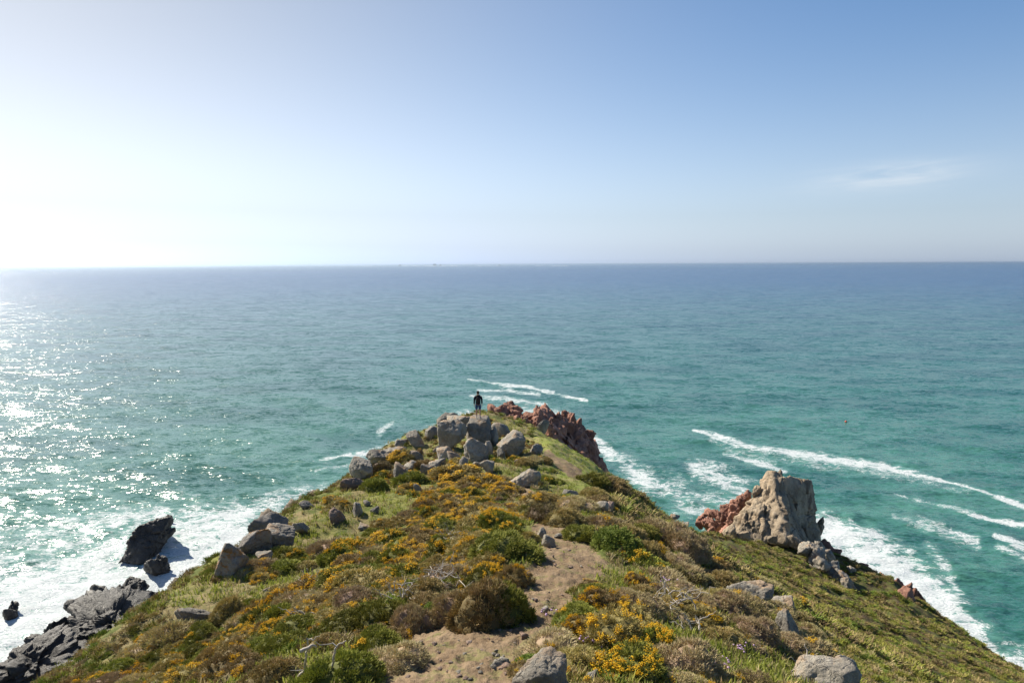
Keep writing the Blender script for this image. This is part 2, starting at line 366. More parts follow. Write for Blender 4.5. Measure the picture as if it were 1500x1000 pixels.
# ------------------------------------------------------------------ sea
th = np.concatenate([np.radians(np.linspace(-120, -46, 60)[:-1]), np.radians(np.linspace(-46, 46, 800)), np.radians(np.linspace(46, 120, 60)[1:])])
s = np.linspace(26.0 ** -0.7, 90000.0 ** -0.7, 720); rd = s ** (-1 / 0.7)
TH, RD = np.meshgrid(th, rd); SX = np.sin(TH) * RD; SY = np.cos(TH) * RD
cell = np.maximum(np.gradient(rd)[:, None], RD * np.radians(0.12))
rs = np.random.RandomState(3); SZ = np.zeros_like(SX); QX = np.zeros_like(SX); QY = np.zeros_like(SX)
near = RD < 4000
for i in range(110):
    lam = 1.1 * (38 / 1.1) ** (rs.rand() ** 1.5); k = 2 * math.pi / lam
    dr = math.radians(-118 + rs.normal() * (22 if lam > 12 else 42))     # swell runs in from the open sea, slightly from the right
    amp = 0.0060 * lam ** 0.92 * (0.6 + 0.8 * rs.rand())
    amp *= 1.0 if lam < 6 else (0.6 if lam < 14 else 0.4)
    ph = rs.rand() * 6.283
    att = np.clip(lam / (2.6 * cell) - 1, 0, 1)
    f = k * (SX * math.cos(dr) + SY * math.sin(dr)) + ph
    SZ += amp * att * np.sin(f)
    QX -= 0.8 * amp * att * math.cos(dr) * np.cos(f) * -1; QY -= 0.8 * amp * att * math.sin(dr) * np.cos(f) * -1
grp = 0.75 + 0.5 * fbm(SX * 0.02, SY * 0.02, 0.0, 3)
SZ *= grp
GXs, GYs = SX + QX * grp, SY + QY * grp
SPX, SPY = project(SX, SY, 0 * SX)
foam = np.zeros_like(SX)
LINES = [  # foam streaks: (x, y, half width) in the photo, strength
 ([(685,556,1.5),(705,558,2.5),(730,563,2.5),(770,567,2.5),(812,575,2)],0.8),([(795,574,2),(825,580,3),(860,588,2)],0.85),
 ([(690,580,3),(740,584,4),(800,592,3)],0.7),([(700,572,2),(745,572,3),(790,578,3)],0.7),([(720,596,4),(760,600,5),(830,604,5)],0.6),
 ([(1015,630,1.5),(1050,636,2.5),(1090,652,4),(1140,661,5.5),(1180,666,5.5),(1260,679,5),(1330,690,4),(1400,708,3.5),(1450,724,3),(1510,744,3.5)],0.84),
 ([(1060,663,2),(1100,674,3.5),(1150,690,5)],0.72),([(1045,640,3),(1062,648,4),(1080,655,3)],0.7),
 ([(1110,662,6),(1180,674,9),(1260,688,9),(1330,700,7),(1420,722,6)],0.50),([(1040,646,4),(1080,660,7),(1130,676,8)],0.5),
 ([(1205,768,16),(1250,800,24),(1310,832,28),(1360,868,26),(1400,915,24),(1440,955,24),(1500,992,28)],0.92),
 ([(1310,755,4),(1350,768,7),(1390,785,8),(1430,800,5)],0.55),([(1310,724,2),(1345,733,3),(1400,745,4),(1440,757,4)],0.6),([(1420,754,2),(1500,768,4)],0.9),
 ([(1455,785,3),(1500,800,6)],0.8),([(1395,780,5),(1430,790,6)],0.7),([(1460,800,4),(1500,815,5)],0.7),([(1345,755,3),(1380,770,4)],0.5),
 ([(1360,800,10),(1385,830,10),(1405,870,8)],0.65),
 ([(866,638,6),(885,660,11),(912,678,13),(945,700,16)],0.78),([(945,705,16),(990,715,20),(1000,745,26),(1040,760,20)],0.66),
 ([(1020,690,14),(1060,700,16),(1085,712,12)],0.72),([(1005,720,10),(1060,735,16),(1085,745,14)],0.62),([(1090,695,4),(1110,705,5)],0.5),
 ([(460,674,1.5),(500,668,2.5),(545,664,5),(580,655,8)],0.8),([(460,690,2),(500,682,3),(540,672,4)],0.6),([(555,634,4),(575,618,3)],0.65),([(565,650,2),(590,640,3)],0.6),
 ([(620,640,10),(660,620,12),(700,612,8)],0.8),
 ([(340,775,20),(400,735,18),(440,722,13),(480,716,12)],0.62),([(240,850,55),(300,810,50),(350,775,26)],0.95),([(330,780,20),(420,765,18),(500,725,10)],0.66),
 ([(-30,900,60),(60,860,75),(150,815,60),(230,790,45),(300,770,30)],0.80),([(-30,950,60),(60,905,50),(150,870,45),(240,860,40)],0.97),([(-60,800,40),(80,790,40),(180,765,30)],0.42),
 ([(160,770,14),(190,760,16),(240,750,14)],0.75),
]
SEG = RD < 700
wob = noise3(SX * 0.05, SY * 0.05, 4) * 0.6 + noise3(SX * 0.17, SY * 0.17, 7) * 0.4 + noise3(SX * 0.6, SY * 0.6, 2) * 0.35
for pts, st in LINES:
    m = SEG & (SPX > min(q[0] for q in pts) - 90) & (SPX < max(q[0] for q in pts) + 90) & (SPY > min(q[1] for q in pts) - 90) & (SPY < max(q[1] for q in pts) + 90)
    d, w = dist_poly(SPX[m], SPY[m], pts)
    foam[m] = np.maximum(foam[m], st * np.clip(1.08 - 0.40 * np.maximum(d / w * 1.1 + wob[m] * 1.5, 0) ** 1.25, 0, 1))
mm = (RD < 230)
bb = np.full(SX.shape, -30.0); bb[mm] = base_h(SX[mm], SY[mm])
foam = np.maximum(foam, sstep(-6.5, 0.5, bb + wob * 2.5) * 0.85)
cap = noise3(SX * 0.045, SY * 0.11, 3.3)
foam = np.maximum(foam, sstep(0.62, 0.85, cap) * 0.33 * (RD < 900))
shoal = np.clip(1 - np.minimum(RD, 3000) / 3000, 0, 1)
t = NT('sea_water'); p = t.coord('Position')
fo, of, dd = t.attr('foam'), t.attr('offshore'), t.attr('dist')
deep = t.mix(t.step(of, 0.0, 0.55), (0.055, 0.165, 0.130), (0.026, 0.112, 0.112))
deep = t.mix(t.step(of, 0.45, 1.0), deep, (0.003, 0.058, 0.155))
pat = t.noise(t.coord('Position', scale=(1, 2.2, 1)), 0.018, 3, 0.5)
deep = t.mix(t.math('MULTIPLY', t.step(pat, 0.42, 0.62), 0.7), deep, t.mix(t.step(of, 0.2, 0.9), (0.012, 0.080, 0.072), (0.002, 0.036, 0.100)))
# foam lace
vv = t.n('VectorMath'); vv.operation = 'ADD'
nz = t.n('TexNoise'); nz.inputs['Scale'].default_value = 0.22; nz.inputs['Detail'].default_value = 5; t.put(nz.inputs['Vector'], p)
sc = t.n('VectorMath'); sc.operation = 'SCALE'; sc.inputs['Scale'].default_value = 5.0; t.put(sc.inputs[0], nz.outputs['Color'])
st_ = t.coord('Position', scale=(0.75, 1.15, 1), rot=(0, 0, math.radians(18)))
t.put(vv.inputs[0], st_); t.put(vv.inputs[1], sc.outputs[0])
r1 = t.math('SUBTRACT', 1.0, t.math('ABSOLUTE', t.math('MULTIPLY', t.math('SUBTRACT', t.noise(vv.outputs[0], 0.35, 5, 0.6), 0.5), 5.0)))
r2 = t.math('SUBTRACT', 1.0, t.math('ABSOLUTE', t.math('MULTIPLY', t.math('SUBTRACT', t.noise(vv.outputs[0], 1.1, 4, 0.65), 0.5), 4.0)))
lace = t.math('ADD', t.math('MULTIPLY', r1, 0.62), t.math('MULTIPLY', r2, 0.38))
fine = t.noise(vv.outputs[0], 3.0, 4, 0.7)
lace = t.math('ADD', lace, t.math('MULTIPLY', t.math('SUBTRACT', fine, 0.5), 0.9))
fm = t.step(t.math('SUBTRACT', t.math('ADD', t.math('MULTIPLY', fo, 1.38), t.math('MULTIPLY', lace, 1.15)), 1.50), 0.0, 0.5)
fm = t.math('MULTIPLY', fm, t.step(fo, 0.02, 0.2))
milky = t.math('MULTIPLY', t.step(fo, 0.15, 0.9), 0.45)
col = t.mix(milky, deep, (0.17, 0.34, 0.30))
# short chop: slopes added to the surface normal at several wave lengths
def slope(vec, scale, amt, detail=2):
    nd = t.n('TexNoise'); t.put(nd.inputs['Vector'], vec); nd.inputs['Scale'].default_value = scale; nd.inputs['Detail'].default_value = detail; nd.inputs['Roughness'].default_value = 0.55
    sb = t.n('VectorMath'); sb.operation = 'SUBTRACT'; t.put(sb.inputs[0], nd.outputs['Color']); sb.inputs[1].default_value = (0.5, 0.5, 0.5)
    ml = t.n('VectorMath'); ml.operation = 'MULTIPLY'; t.put(ml.inputs[0], sb.outputs[0]); ml.inputs[1].default_value = (amt * 0.7, amt, 0)
    return ml.outputs[0]
def vadd(a_, b_):
    n_ = t.n('VectorMath'); n_.operation = 'ADD'; t.put(n_.inputs[0], a_); t.put(n_.inputs[1], b_); return n_.outputs[0]
pw = t.coord('Position', scale=(0.62, 1.35, 1), rot=(0, 0, math.radians(-14)))
sv = vadd(vadd(slope(pw, 0.075, 0.40), slope(pw, 0.30, 0.85)), vadd(slope(pw, 1.2, 1.25), slope(pw, 4.0, 0.95)))
nn_ = t.n('VectorMath'); nn_.operation = 'NORMALIZE'; t.put(nn_.inputs[0], vadd(t.n('NewGeometry').outputs['Normal'], sv))
nw = nn_.outputs[0]
nf = t.bump(t.math('ADD', t.math('MULTIPLY', lace, 0.25), t.math('MULTIPLY', fine, 0.3)), 0.8, 0.5)
water = t.bsdf(col, 0.21, nw, t.math('SUBTRACT', 0.50, t.math('MULTIPLY', dd, 0.20)), IOR=1.333)
fcol = t.mix(t.step(fine, 0.35, 0.65), (0.42, 0.47, 0.48), (0.66, 0.68, 0.68))
foam_s = t.bsdf(fcol, 0.8, nf, 0.2)
mx = t.n('MixShader'); t.put(mx.inputs[0], fm); t.put(mx.inputs[1], water); t.put(mx.inputs[2], foam_s)
M_SEA = t.done(mx.outputs[0])
ns, nth = SX.shape; idx = np.arange(ns * nth).reshape(ns, nth)
F = np.stack([idx[:-1, :-1], idx[:-1, 1:], idx[1:, 1:], idx[1:, :-1]], -1).reshape(-1, 4)
offs = np.clip((np.log(RD) - math.log(120)) / (math.log(2400) - math.log(120)), 0, 1)
me = mesh_from('sea_surface', np.stack([GXs, GYs, SZ], -1).reshape(-1, 3), F[:, ::-1], [M_SEA], True,
               {'foam': foam, 'offshore': offs, 'dist': np.clip(RD / 2500, 0, 1)})
sea = tag(link('sea', me), 'choppy green and blue sea with white foam along the cliffs, glittering on the left', kind='structure')

# ------------------------------------------------------------------ rocks
_ico = {}
def ico(level):
    if level not in _ico:
        bm = bmesh.new(); bmesh.ops.create_icosphere(bm, subdivisions=level, radius=1.0)
        V = np.array([v.co[:] for v in bm.verts]); Fc = np.array([[v.index for v in f.verts] for f in bm.faces]); bm.free()
        _ico[level] = (V, Fc)
    return _ico[level]
def worley(x, y, z, seed=0):
    """cellular noise: distance to nearest, to second nearest, id of the nearest cell and the offset from its centre"""
    xi = np.floor(x).astype(np.int64); yi = np.floor(y).astype(np.int64); zi = np.floor(z).astype(np.int64)
    f1 = np.full(x.shape, 9.0); f2 = np.full(x.shape, 9.0); cid = np.zeros(x.shape, np.int64); off = np.zeros(x.shape + (3,))
    for a in (-1, 0, 1):
        for b in (-1, 0, 1):
            for c in (-1, 0, 1):
                h = _perm[_perm[_perm[(xi + a + seed) & 255] + ((yi + b) & 255)] + ((zi + c) & 255)]
                px_ = xi + a + 0.5 + 0.45 * _g[h, 0]; py_ = yi + b + 0.5 + 0.45 * _g[h, 1]; pz_ = zi + c + 0.5 + 0.45 * _g[h, 2]
                dx, dy, dz = x - px_, y - py_, z - pz_; d = np.sqrt(dx * dx + dy * dy + dz * dz)
                m = d < f1; f2 = np.where(m, f1, np.minimum(f2, d)); f1 = np.where(m, d, f1); cid = np.where(m, h, cid)
                off[m] = np.stack([dx[m], dy[m], dz[m]], -1)
    return f1, f2, cid, off
def rock_mesh(name, seed, size, mat, level=4, planes=15, rough=0.035, cuts=0.42, tilt=0.0, roundness=0.016, fis=0.03, yaw=None, blocks=0.05, bscale=3.0, stretch=(1, 1, 1)):
    """faceted boulder: a ball cut by random planes, broken into blocks, cracked and roughened; size = full extents in metres"""
    r = np.random.RandomState(seed); n, Fc = ico(level)
    pl = r.normal(size=(planes, 3)); pl[:2, 2] *= 0.2; pl /= np.linalg.norm(pl, axis=1)[:, None]
    hk = 1 - cuts * (0.35 + 1.15 * r.rand(planes))
    dots = n @ pl.T
    cand = np.where(dots > 0.05, hk / np.maximum(dots, 0.05), 9.0)
    cand = np.concatenate([cand, np.full((len(n), 1), 1.6)], 1)
    kq = 1 / roundness
    rad = -np.log(np.exp(-kq * np.minimum(cand, 3)).sum(1)) / kq
    v = n * rad[:, None]
    if tilt:
        ct, st = math.cos(tilt), math.sin(tilt); v = v @ np.array([[ct, 0, -st], [0, 1, 0], [st, 0, ct]])
    mn, mx = v.min(0), v.max(0); v = (v - (mn + mx) / 2) / ((mx - mn) / 2); n = v / np.linalg.norm(v, axis=1)[:, None]
    s = np.array(size) / 2.0; v = v * s
    L = max(size) / 2; q = v / L; o = seed * 3.7 % 97
    d = fbm(q[:, 0] * 1.6 + o, q[:, 1] * 1.6, q[:, 2] * 1.6, 5) * rough * 1.4
    d += fbm(q[:, 0] * 5 + o, q[:, 1] * 5, q[:, 2] * 5, 3, ridged=True) * rough * 0.4
    if blocks:
        wx = 0.25 * noise3(q[:, 0] * 2 + o, q[:, 1] * 2, q[:, 2] * 2)
        for bs, ba in ((bscale, 1.0), (bscale * 2.4, 0.42)):
            f1, f2, cid, off = worley(q[:, 0] * bs * stretch[0] + o + wx, q[:, 1] * bs * stretch[1] + wx, q[:, 2] * bs * stretch[2] + 7, seed)
            gdir = _g[cid]                                     # every block has a face of its own slope
            d += ba * blocks * ((off * gdir).sum(-1) * 0.9 + (gdir[:, 0]) * 0.45 - 0.55 * np.exp(-((f2 - f1) / 0.09) ** 2))
    for k in range(2):
        a = r.normal(size=3); a /= np.linalg.norm(a); w = q @ a * 2.0 + 0.35 * noise3(q[:, 0] * 2 + o, q[:, 1] * 2, q[:, 2] * 2) + r.rand()
        g = np.abs(w - np.round(w)); d -= fis * np.exp(-(g / 0.04) ** 2)
    v = v + n * d[:, None] * L
    return mesh_from(name, v, Fc, [mat], True)
def hull_rock(name, pts, mat, parent, base, seed=1, level=6, blocks=0.06, bscale=3.0, stretch=(1, 1, 1), rough=0.02):
    """rock mass bounded by the flat faces spanned by pts (world points), its faces broken into ribs and blocks"""
    bm = bmesh.new()
    for q in pts: bm.verts.new(q)
    bmesh.ops.convex_hull(bm, input=bm.verts); bm.normal_update()
    c = np.mean([v.co[:] for v in bm.verts if v.link_faces], axis=0)
    pn, ph = [], []
    for f in bm.faces:
        m = np.array(f.normal[:]); h = float(m @ (np.array(f.verts[0].co[:]) - c))
        if h < 0: m, h = -m, -h
        pn.append(m); ph.append(h)
    bm.free(); pn = np.array(pn); ph = np.array(ph)
    n, Fc = ico(level); dots = n @ pn.T
    rad = np.where(dots > 1e-3, ph / np.maximum(dots, 1e-3), 1e9).min(1)
    v = n * rad[:, None]; L = rad.max() * 0.75; q = v / L; o = seed * 2.37 % 91
    d = fbm(q[:, 0] * 1.4 + o, q[:, 1] * 1.4, q[:, 2] * 1.4, 5) * rough * 1.6 + fbm(q[:, 0] * 7 + o, q[:, 1] * 7, q[:, 2] * 5, 3, ridged=True) * rough * 0.5
    wx = 0.30 * noise3(q[:, 0] * 2 + o, q[:, 1] * 2, q[:, 2] * 2)
    for bs, ba in ((bscale, 1.0), (bscale * 2.3, 0.55), (bscale * 5, 0.22)):
        f1, f2, cid, off = worley(q[:, 0] * bs * stretch[0] + o + wx, q[:, 1] * bs * stretch[1] + wx, q[:, 2] * bs * stretch[2] + 7, seed)
        gdir = _g[cid]; d += ba * blocks * ((off * gdir).sum(-1) * 1.5 + gdir[:, 0] * 0.6 - 0.35 * np.exp(-((f2 - f1) / 0.05) ** 2))
    v = v + n * d[:, None] * L
    return link(name, mesh_from(name, v, Fc, [mat], True), parent, tuple(c - np.array(base)))
ROCKS = []
FOOT = []
def boulder(px, pyb, w, h, label, name='boulder', mat=None, d=None, seed=None, deep=1.0, group=None, cat='boulder', sink=0.3, parent=None, part=None, **kw):
    """a boulder whose visible base is at photo (px, pyb), w x h photo pixels"""
    g = ground_hit(px, pyb) if d is None else at(px, pyb, d)
    if g is None: g = at(px, pyb, 60)
    D = g[1]; k = D / 1000.0 * 1.0
    Wm, Hm = w * k, h * k * 1.04
    dep = (Wm + Hm) / 2 * deep
    Ht = Hm * (1 + sink)
    seed = seed if seed is not None else int(px * 7 + pyb * 3) % 99991
    lv = 5 if w > 30 else (4 if w > 12 else 3)
    me = rock_mesh(name, seed, (Wm * 1.04, dep, Ht), mat or M_GRAN, kw.pop('level', lv), **kw)
    c = (g[0], g[1] + dep * 0.28, g[2] + Hm - Ht / 2)
    o = link(part or name, me, parent, c)
    if parent is None:
        tag(o, label, cat, group); ROCKS.append(o)
    o['_f'] = (float(g[0]), float(g[1] + dep * 0.28), float(max(Wm, dep) * 0.5)); FOOT.append(tuple(o['_f'])); del o['_f']
    return o
B = boulder
# summit cluster
B(662,658,42,42,'large rounded grey boulder perched upright at the left of the summit cluster', seed=11, cuts=0.30, planes=18, roundness=0.03, rough=0.035, sink=0.05)
_q = at(700.5, 611, 39.0); _z = _q[2]; _x = _q[0]
b_top = hull_rock('boulder', [(_x - 0.62, 38.3, _z - 0.20), (_x + 0.50, 38.35, _z - 0.14), (_x + 0.62, 39.7, _z - 0.02), (_x - 0.45, 39.9, _z + 0.0), (_x - 0.55, 38.05, _z - 1.0), (_x + 0.75, 37.9, _z - 0.85), (_x + 0.45, 37.8, _z - 1.75), (_x - 0.40, 38.0, _z - 1.75), (_x - 0.8, 40.2, _z - 1.8), (_x + 0.9, 40.2, _z - 1.8), (_x + 0.80, 38.9, _z - 1.9)], M_GRAN, None, (0, 0, 0), 23, 5, 0.03, 2.2)
tag(b_top, 'big upright grey block directly under the standing person', 'boulder'); FOOT.append((float(_x), 39.0, 0.8))
B(678,634,54,24,'broad tan sloping slab between the perched round boulder and the person', seed=31, cuts=0.3, rough=0.05, deep=1.4, tilt=-0.22)
B(655,622,34,14,'small flat tan rock at the far left edge of the summit slab', seed=35, cuts=0.3, rough=0.06, deep=1.4, name='rock', cat='rock')
B(697,678,36,34,'lichen speckled boulder at the foot of the block the person stands on', seed=44, cuts=0.25)
B(716,668,15,22,'narrow grey stone wedged between the two boulders below the person', seed=45, cuts=0.3, name='rock', cat='rock')
B(733,641,30,22,'pale grey boulder just right of the block the person stands on', seed=52, cuts=0.25)
B(724,655,12,26,'thin upright grey stone beside the pale boulder right of the person', seed=53, cuts=0.3, name='rock', cat='rock')
B(749,672,42,36,'large rounded grey boulder at the right end of the summit cluster', seed=61, cuts=0.2, roundness=0.028)
B(734,674,13,18,'small rounded stone leaning on the large right-hand summit boulder', seed=63, name='rock', cat='rock')
B(786,668,20,16,'small grey rock standing in the grass right of the summit cluster', seed=66, name='rock', cat='rock', tilt=0.5)
B(757,680,10,6,'tiny grey stone in the shaded grass below the right summit boulder', seed=67, name='rock', cat='rock')
B(793,645,24,30,'pointed grey slab leaning in front of the red rocks', seed=71, d=53, cuts=0.4, planes=10, roundness=0.04, tilt=0.35, deep=0.5)
B(650,676,24,18,'rounded tan boulder under the perched round boulder', seed=82, roundness=0.028)
B(664,678,20,15,'low tan stone right of the rounded tan boulder, under the perched one', seed=83, roundness=0.028, name='rock', cat='rock')
B(643,664,18,12,'small tan stone left of the perched round boulder base', seed=84, name='rock', cat='rock')
B(640,690,26,16,'pale weathered stone half in gorse below the perched round boulder', seed=85, name='rock', cat='rock')
B(679,686,15,15,'small pale stone beside the speckled boulder below the person', seed=86, name='rock', cat='rock')
B(713,697,22,22,'grey speckled boulder at the gorse edge below the summit cluster', seed=91, roundness=0.028)
B(699,688,16,12,'small grey stone tucked left of the gorse edge boulder', seed=92, name='rock', cat='rock')
B(766,713,46,24,'pale grey weathered boulder beside the upper end of the path', seed=101, roundness=0.028, rough=0.09, deep=0.8)
B(785,708,16,18,'grey stone touching the right side of the weathered boulder by the path', seed=102, name='rock', cat='rock')
B(625,699,20,20,'rounded pale boulder alone in gorse left of the summit', seed=111, roundness=0.03)
B(609,678,24,15,'tan rounded stone above the split rock on the left brow', seed=112, roundness=0.028, name='rock', cat='rock')
B(588,703,26,24,'split tan rock with a dark gap on the left brow', seed=113, cuts=0.35)
B(600,692,20,12,'tan stone leaning right of the split rock', seed=114, name='rock', cat='rock')
B(611,723,12,15,'small upright grey stone in the middle of the gorse slope', seed=115, name='rock', cat='rock')
B(528,704,40,32,'big square-edged grey block at the left brow above the sea', seed=121, cuts=0.36, planes=10, roundness=0.035, rough=0.025, fis=0.02)
B(515,718,34,16,'flat tan ledge under the square-edged grey block', seed=122, mat=M_PINK, cuts=0.3, name='rock', cat='rock')
B(560,680,52,20,'long sloping grey slab between the square block and the upper brow rocks', seed=123, tilt=-0.5, cuts=0.3, fis=0.03)
B(575,672,40,14,'thin grey ledge behind the long sloping slab', seed=124, tilt=-0.5, cuts=0.3)
B(588,657,20,12,'small square grey rock at the top of the long sloping slab', seed=125, cuts=0.35, name='rock', cat='rock')
B(609,652,30,20,'grey pointed boulder on the left skyline nearest the perched boulder', seed=131, cuts=0.3)
B(632,645,22,15,'low grey boulder on the left skyline behind the perched boulder', seed=132, cuts=0.3)
B(524,756,16,20,'leaning dark grey stone with a pointed top on the left slope', seed=141, cuts=0.35, tilt=0.3, name='rock', cat='rock')
B(537,742,12,8,'small grey stone right of the leaning pointed stone', seed=142, name='rock', cat='rock')
B(549,752,14,10,'low dark stone in grass right of the leaning pointed stone', seed=143, name='rock', cat='rock')
B(495,768,28,22,'pinkish bare rock shelf set in grass on the left slope', seed=144, mat=M_PINK, sink=0.5, name='rock', cat='rock', tilt=-0.3)
B(538,776,26,7,'thin flat pale stone in the grass of the left slope', seed=145, sink=0.6, name='rock', cat='rock', tilt=-0.4)
B(440,784,24,18,'grey striated rock on the left brow above the grass bank', seed=151, tilt=-0.5, cuts=0.3, name='rock', cat='rock')
B(448,745,22,10,'small orange-topped rock on the left skyline', seed=152, mat=M_GRANO, name='rock', cat='rock')
B(335,845,50,48,'lowest of the orange lichened boulders on the left brow', seed=161, mat=M_GRANO, roundness=0.028, deep=0.8)
B(370,815,44,38,'middle orange lichened boulder on the left brow', seed=162, mat=M_GRANO, cuts=0.35, roundness=0.05)
B(393,788,54,32,'uppermost orange lichened boulder on the left brow', seed=163, mat=M_GRANO, cuts=0.3)
B(404,806,56,34,'grey cracked slab next to the uppermost orange lichened boulder', seed=164, tilt=-0.5, cuts=0.3)
B(383,825,30,16,'pale grey stone wedged below the middle lichened boulder', seed=165, tilt=-0.5, name='rock', cat='rock')
B(278,920,62,30,'flat grey rock outcrop among gorse on the lower left slope', seed=171, sink=0.5, tilt=-0.55, cuts=0.3)
B(395,870,22,8,'small flat stone in the grass of the lower left slope', seed=172, sink=0.5, name='rock', cat='rock')
B(878,752,30,18,'grey rock showing at the right edge of the ridge above the path', seed=181, name='rock', cat='rock')
B(835,730,26,12,'pale stones in brown heather right of the upper path', seed=182, name='rock', cat='rock', mat=M_GRAN)
B(892,752,16,16,'small rusty brown rock beside the grey rock on the right ridge edge', seed=183, mat=M_PINK, name='rock', cat='rock')
# right flank
B(1105,900,74,40,'long pale slab at the head of the right flank above the shaded slope', seed=201, tilt=0.45, cuts=0.3, level=5, sink=0.3)
B(1152,902,32,26,'grey stone capping the lower end of the long pale slab', seed=202, cuts=0.3)
B(1158,946,48,46,'smooth blue-grey boulder on the right flank below the long slab', seed=203, roundness=0.03, level=5, tilt=0.4)
B(1236,998,60,30,'pale-topped boulder low on the right flank near the bottom edge', seed=204, cuts=0.3, level=5, tilt=0.5, sink=0.8)
B(1212,1014,100,36,'broad flat pale slab at the bottom edge on the right flank', seed=205, cuts=0.25, level=5, tilt=0.35, sink=0.9)
B(940,795,44,20,'dark grey rock band on the shaded slope below the ridge', seed=211, tilt=0.4, cuts=0.3, d=44)
B(988,762,18,9,'small grey rock on the right skyline above the cove', seed=212, name='rock', cat='rock')
B(905,757,22,12,'low grey slab on the shaded slope beside the ridge', seed=213, name='rock', cat='rock', d=34, tilt=0.5)
B(1004,776,13,7,'tiny grey rock at the lip of the cove', seed=214, name='rock', cat='rock')
B(972,775,26,9,'flat grey ledge high on the shaded slope', seed=215, name='rock', cat='rock', d=46, tilt=0.6)
B(950,752,18,8,'small ledge near the top of the shaded slope', seed=216, name='rock', cat='rock', d=42, tilt=0.6)
# foreground by the path
B(792,1022,84,54,'large jagged grey rock with white patches at the bottom edge beside the path', seed=221, level=5, rough=0.10, cuts=0.3, deep=1.0)
B(866,1004,30,20,'pale stone at the bottom edge right of the jagged rock', seed=222, name='rock', cat='rock', rough=0.09)
B(804,800,22,16,'pointed brown stone in the middle of the path', seed=223, name='stone', cat='stone', cuts=0.4)
B(794,787,14,12,'small upright stone at the far end of the path patch', seed=224, name='stone', cat='stone', cuts=0.4)
B(818,788,13,6,'flat little stone at the right edge of the path patch', seed=225, name='stone', cat='stone')
B(798,898,11,9,'pale upright pebble at the shadow edge on the path', seed=226, name='stone', cat='stone', cuts=0.4)
B(825,930,14,9,'white speckled stone at the gorse edge of the path', seed=227, name='stone', cat='stone')
B(790,942,12,9,'light stone on the path above the jagged rock', seed=228, name='stone', cat='stone')
B(836,972,12,6,'dark little stone in dry grass near the bottom right of the path', seed=229, name='stone', cat='stone')
B(735,974,32,6,'long flat stone lying flush in the path', seed=230, name='stone', cat='stone', sink=1.5)
rs = np.random.RandomState(12); n_st = 0; stone_me = [rock_mesh('path_stone', 900 + i, (1, 1, 0.7), M_PINK if i % 2 else M_GRAN, 3, cuts=0.35) for i in range(6)]
while n_st < 130:
    px, py = rs.uniform(590, 880), rs.uniform(775, 1000)
    g = ground_hit(px, py, 4, 35)
    if g is None or masks(np.array([g[0]]), np.array([g[1]]), np.array([g[2]]))[0][0] < 0.5: continue
    o = link('loose_stone', stone_me[n_st % 6], None, g); sz = rs.uniform(0.03, 0.085) * (1.5 if rs.rand() < 0.15 else 1)
    o.scale = (sz, sz * rs.uniform(0.7, 1.2), sz * rs.uniform(0.5, 1)); o.rotation_euler = (0, 0, rs.rand() * 6)
    tag(o, 'small loose stone lying on the bare earth path', 'stone', 'loose stones on the path'); n_st += 1

def composite(name, label, cat, parts, mat, base, pname, mats2=None, **kw):
    root = empty(name, base); tag(root, label, cat)
    bpy.context.view_layer.update()
    for i, q in enumerate(parts):
        px, pyb, w, h, d = q[:5]; ex = dict(kw); ex.update(q[5] if len(q) > 5 else {})
        m = ex.pop('mat', mat)
        o = boulder(px, pyb, w, h, None, d=d, seed=hash((name, i, 5)) % 9973 if False else (len(name) * 131 + i * 17 + 3), mat=m, parent=root, part=pname, name=pname, **ex)
        o.location = Vector(o.location) - root.location
    return root
# red headland beyond the summit
red = [(725,628,22,32,66),(738,624,18,34,66,dict(tilt=-0.2)),(742,606,26,16,67),(750,622,32,30,66),(757,612,14,12,66),(731,608,14,14,65),(745,598,15,10,67),(739,602,10,10,66),(758,634,18,26,63,dict(tilt=-0.2)),(749,634,16,24,62),
       (764,636,22,26,64,dict(tilt=-0.35)),(772,640,22,26,63,dict(tilt=-0.4)),(784,640,24,30,65,dict(tilt=-0.5)),(776,618,22,14,67),(768,614,16,10,68),(790,624,14,26,66,dict(tilt=0.1)),(788,611,11,15,67),(787,634,14,22,64,dict(tilt=-0.3)),
       (800,622,16,22,68,dict(tilt=-0.4)),(808,620,16,20,69,dict(tilt=-0.4)),(817,622,16,20,69,dict(tilt=-0.5)),(824,617,12,16,70),(806,634,30,24,68),(826,634,24,24,70),(836,628,20,22,71),(846,634,16,20,72),(815,646,34,22,67),(838,650,36,24,69),
       (854,646,20,24,72),(862,656,18,28,73),(806,656,24,20,63),(822,664,34,24,66),(846,668,36,28,68),(862,672,22,26,70),(868,682,18,30,70),(878,692,20,26,70),(852,684,26,20,64),(834,678,30,18,62),(884,700,16,20,70),(808,646,14,30,61,dict(tilt=-0.2)),
       (873,664,10,18,75),(850,629,9,8,73),(798,607,9,9,69),(832,612,9,9,72),(716,632,22,18,60),(706,636,16,12,58)]
RH = composite('red_rock_headland','jagged red granite rocks at the end of the point, behind the summit boulders','rocks',red,M_RED,tuple(at(800,650,68)),'rock',rough=0.08,cuts=0.30,fis=0.06,roundness=0.05,sink=0.6,deep=1.1,level=4,blocks=0.20,bscale=2.2)
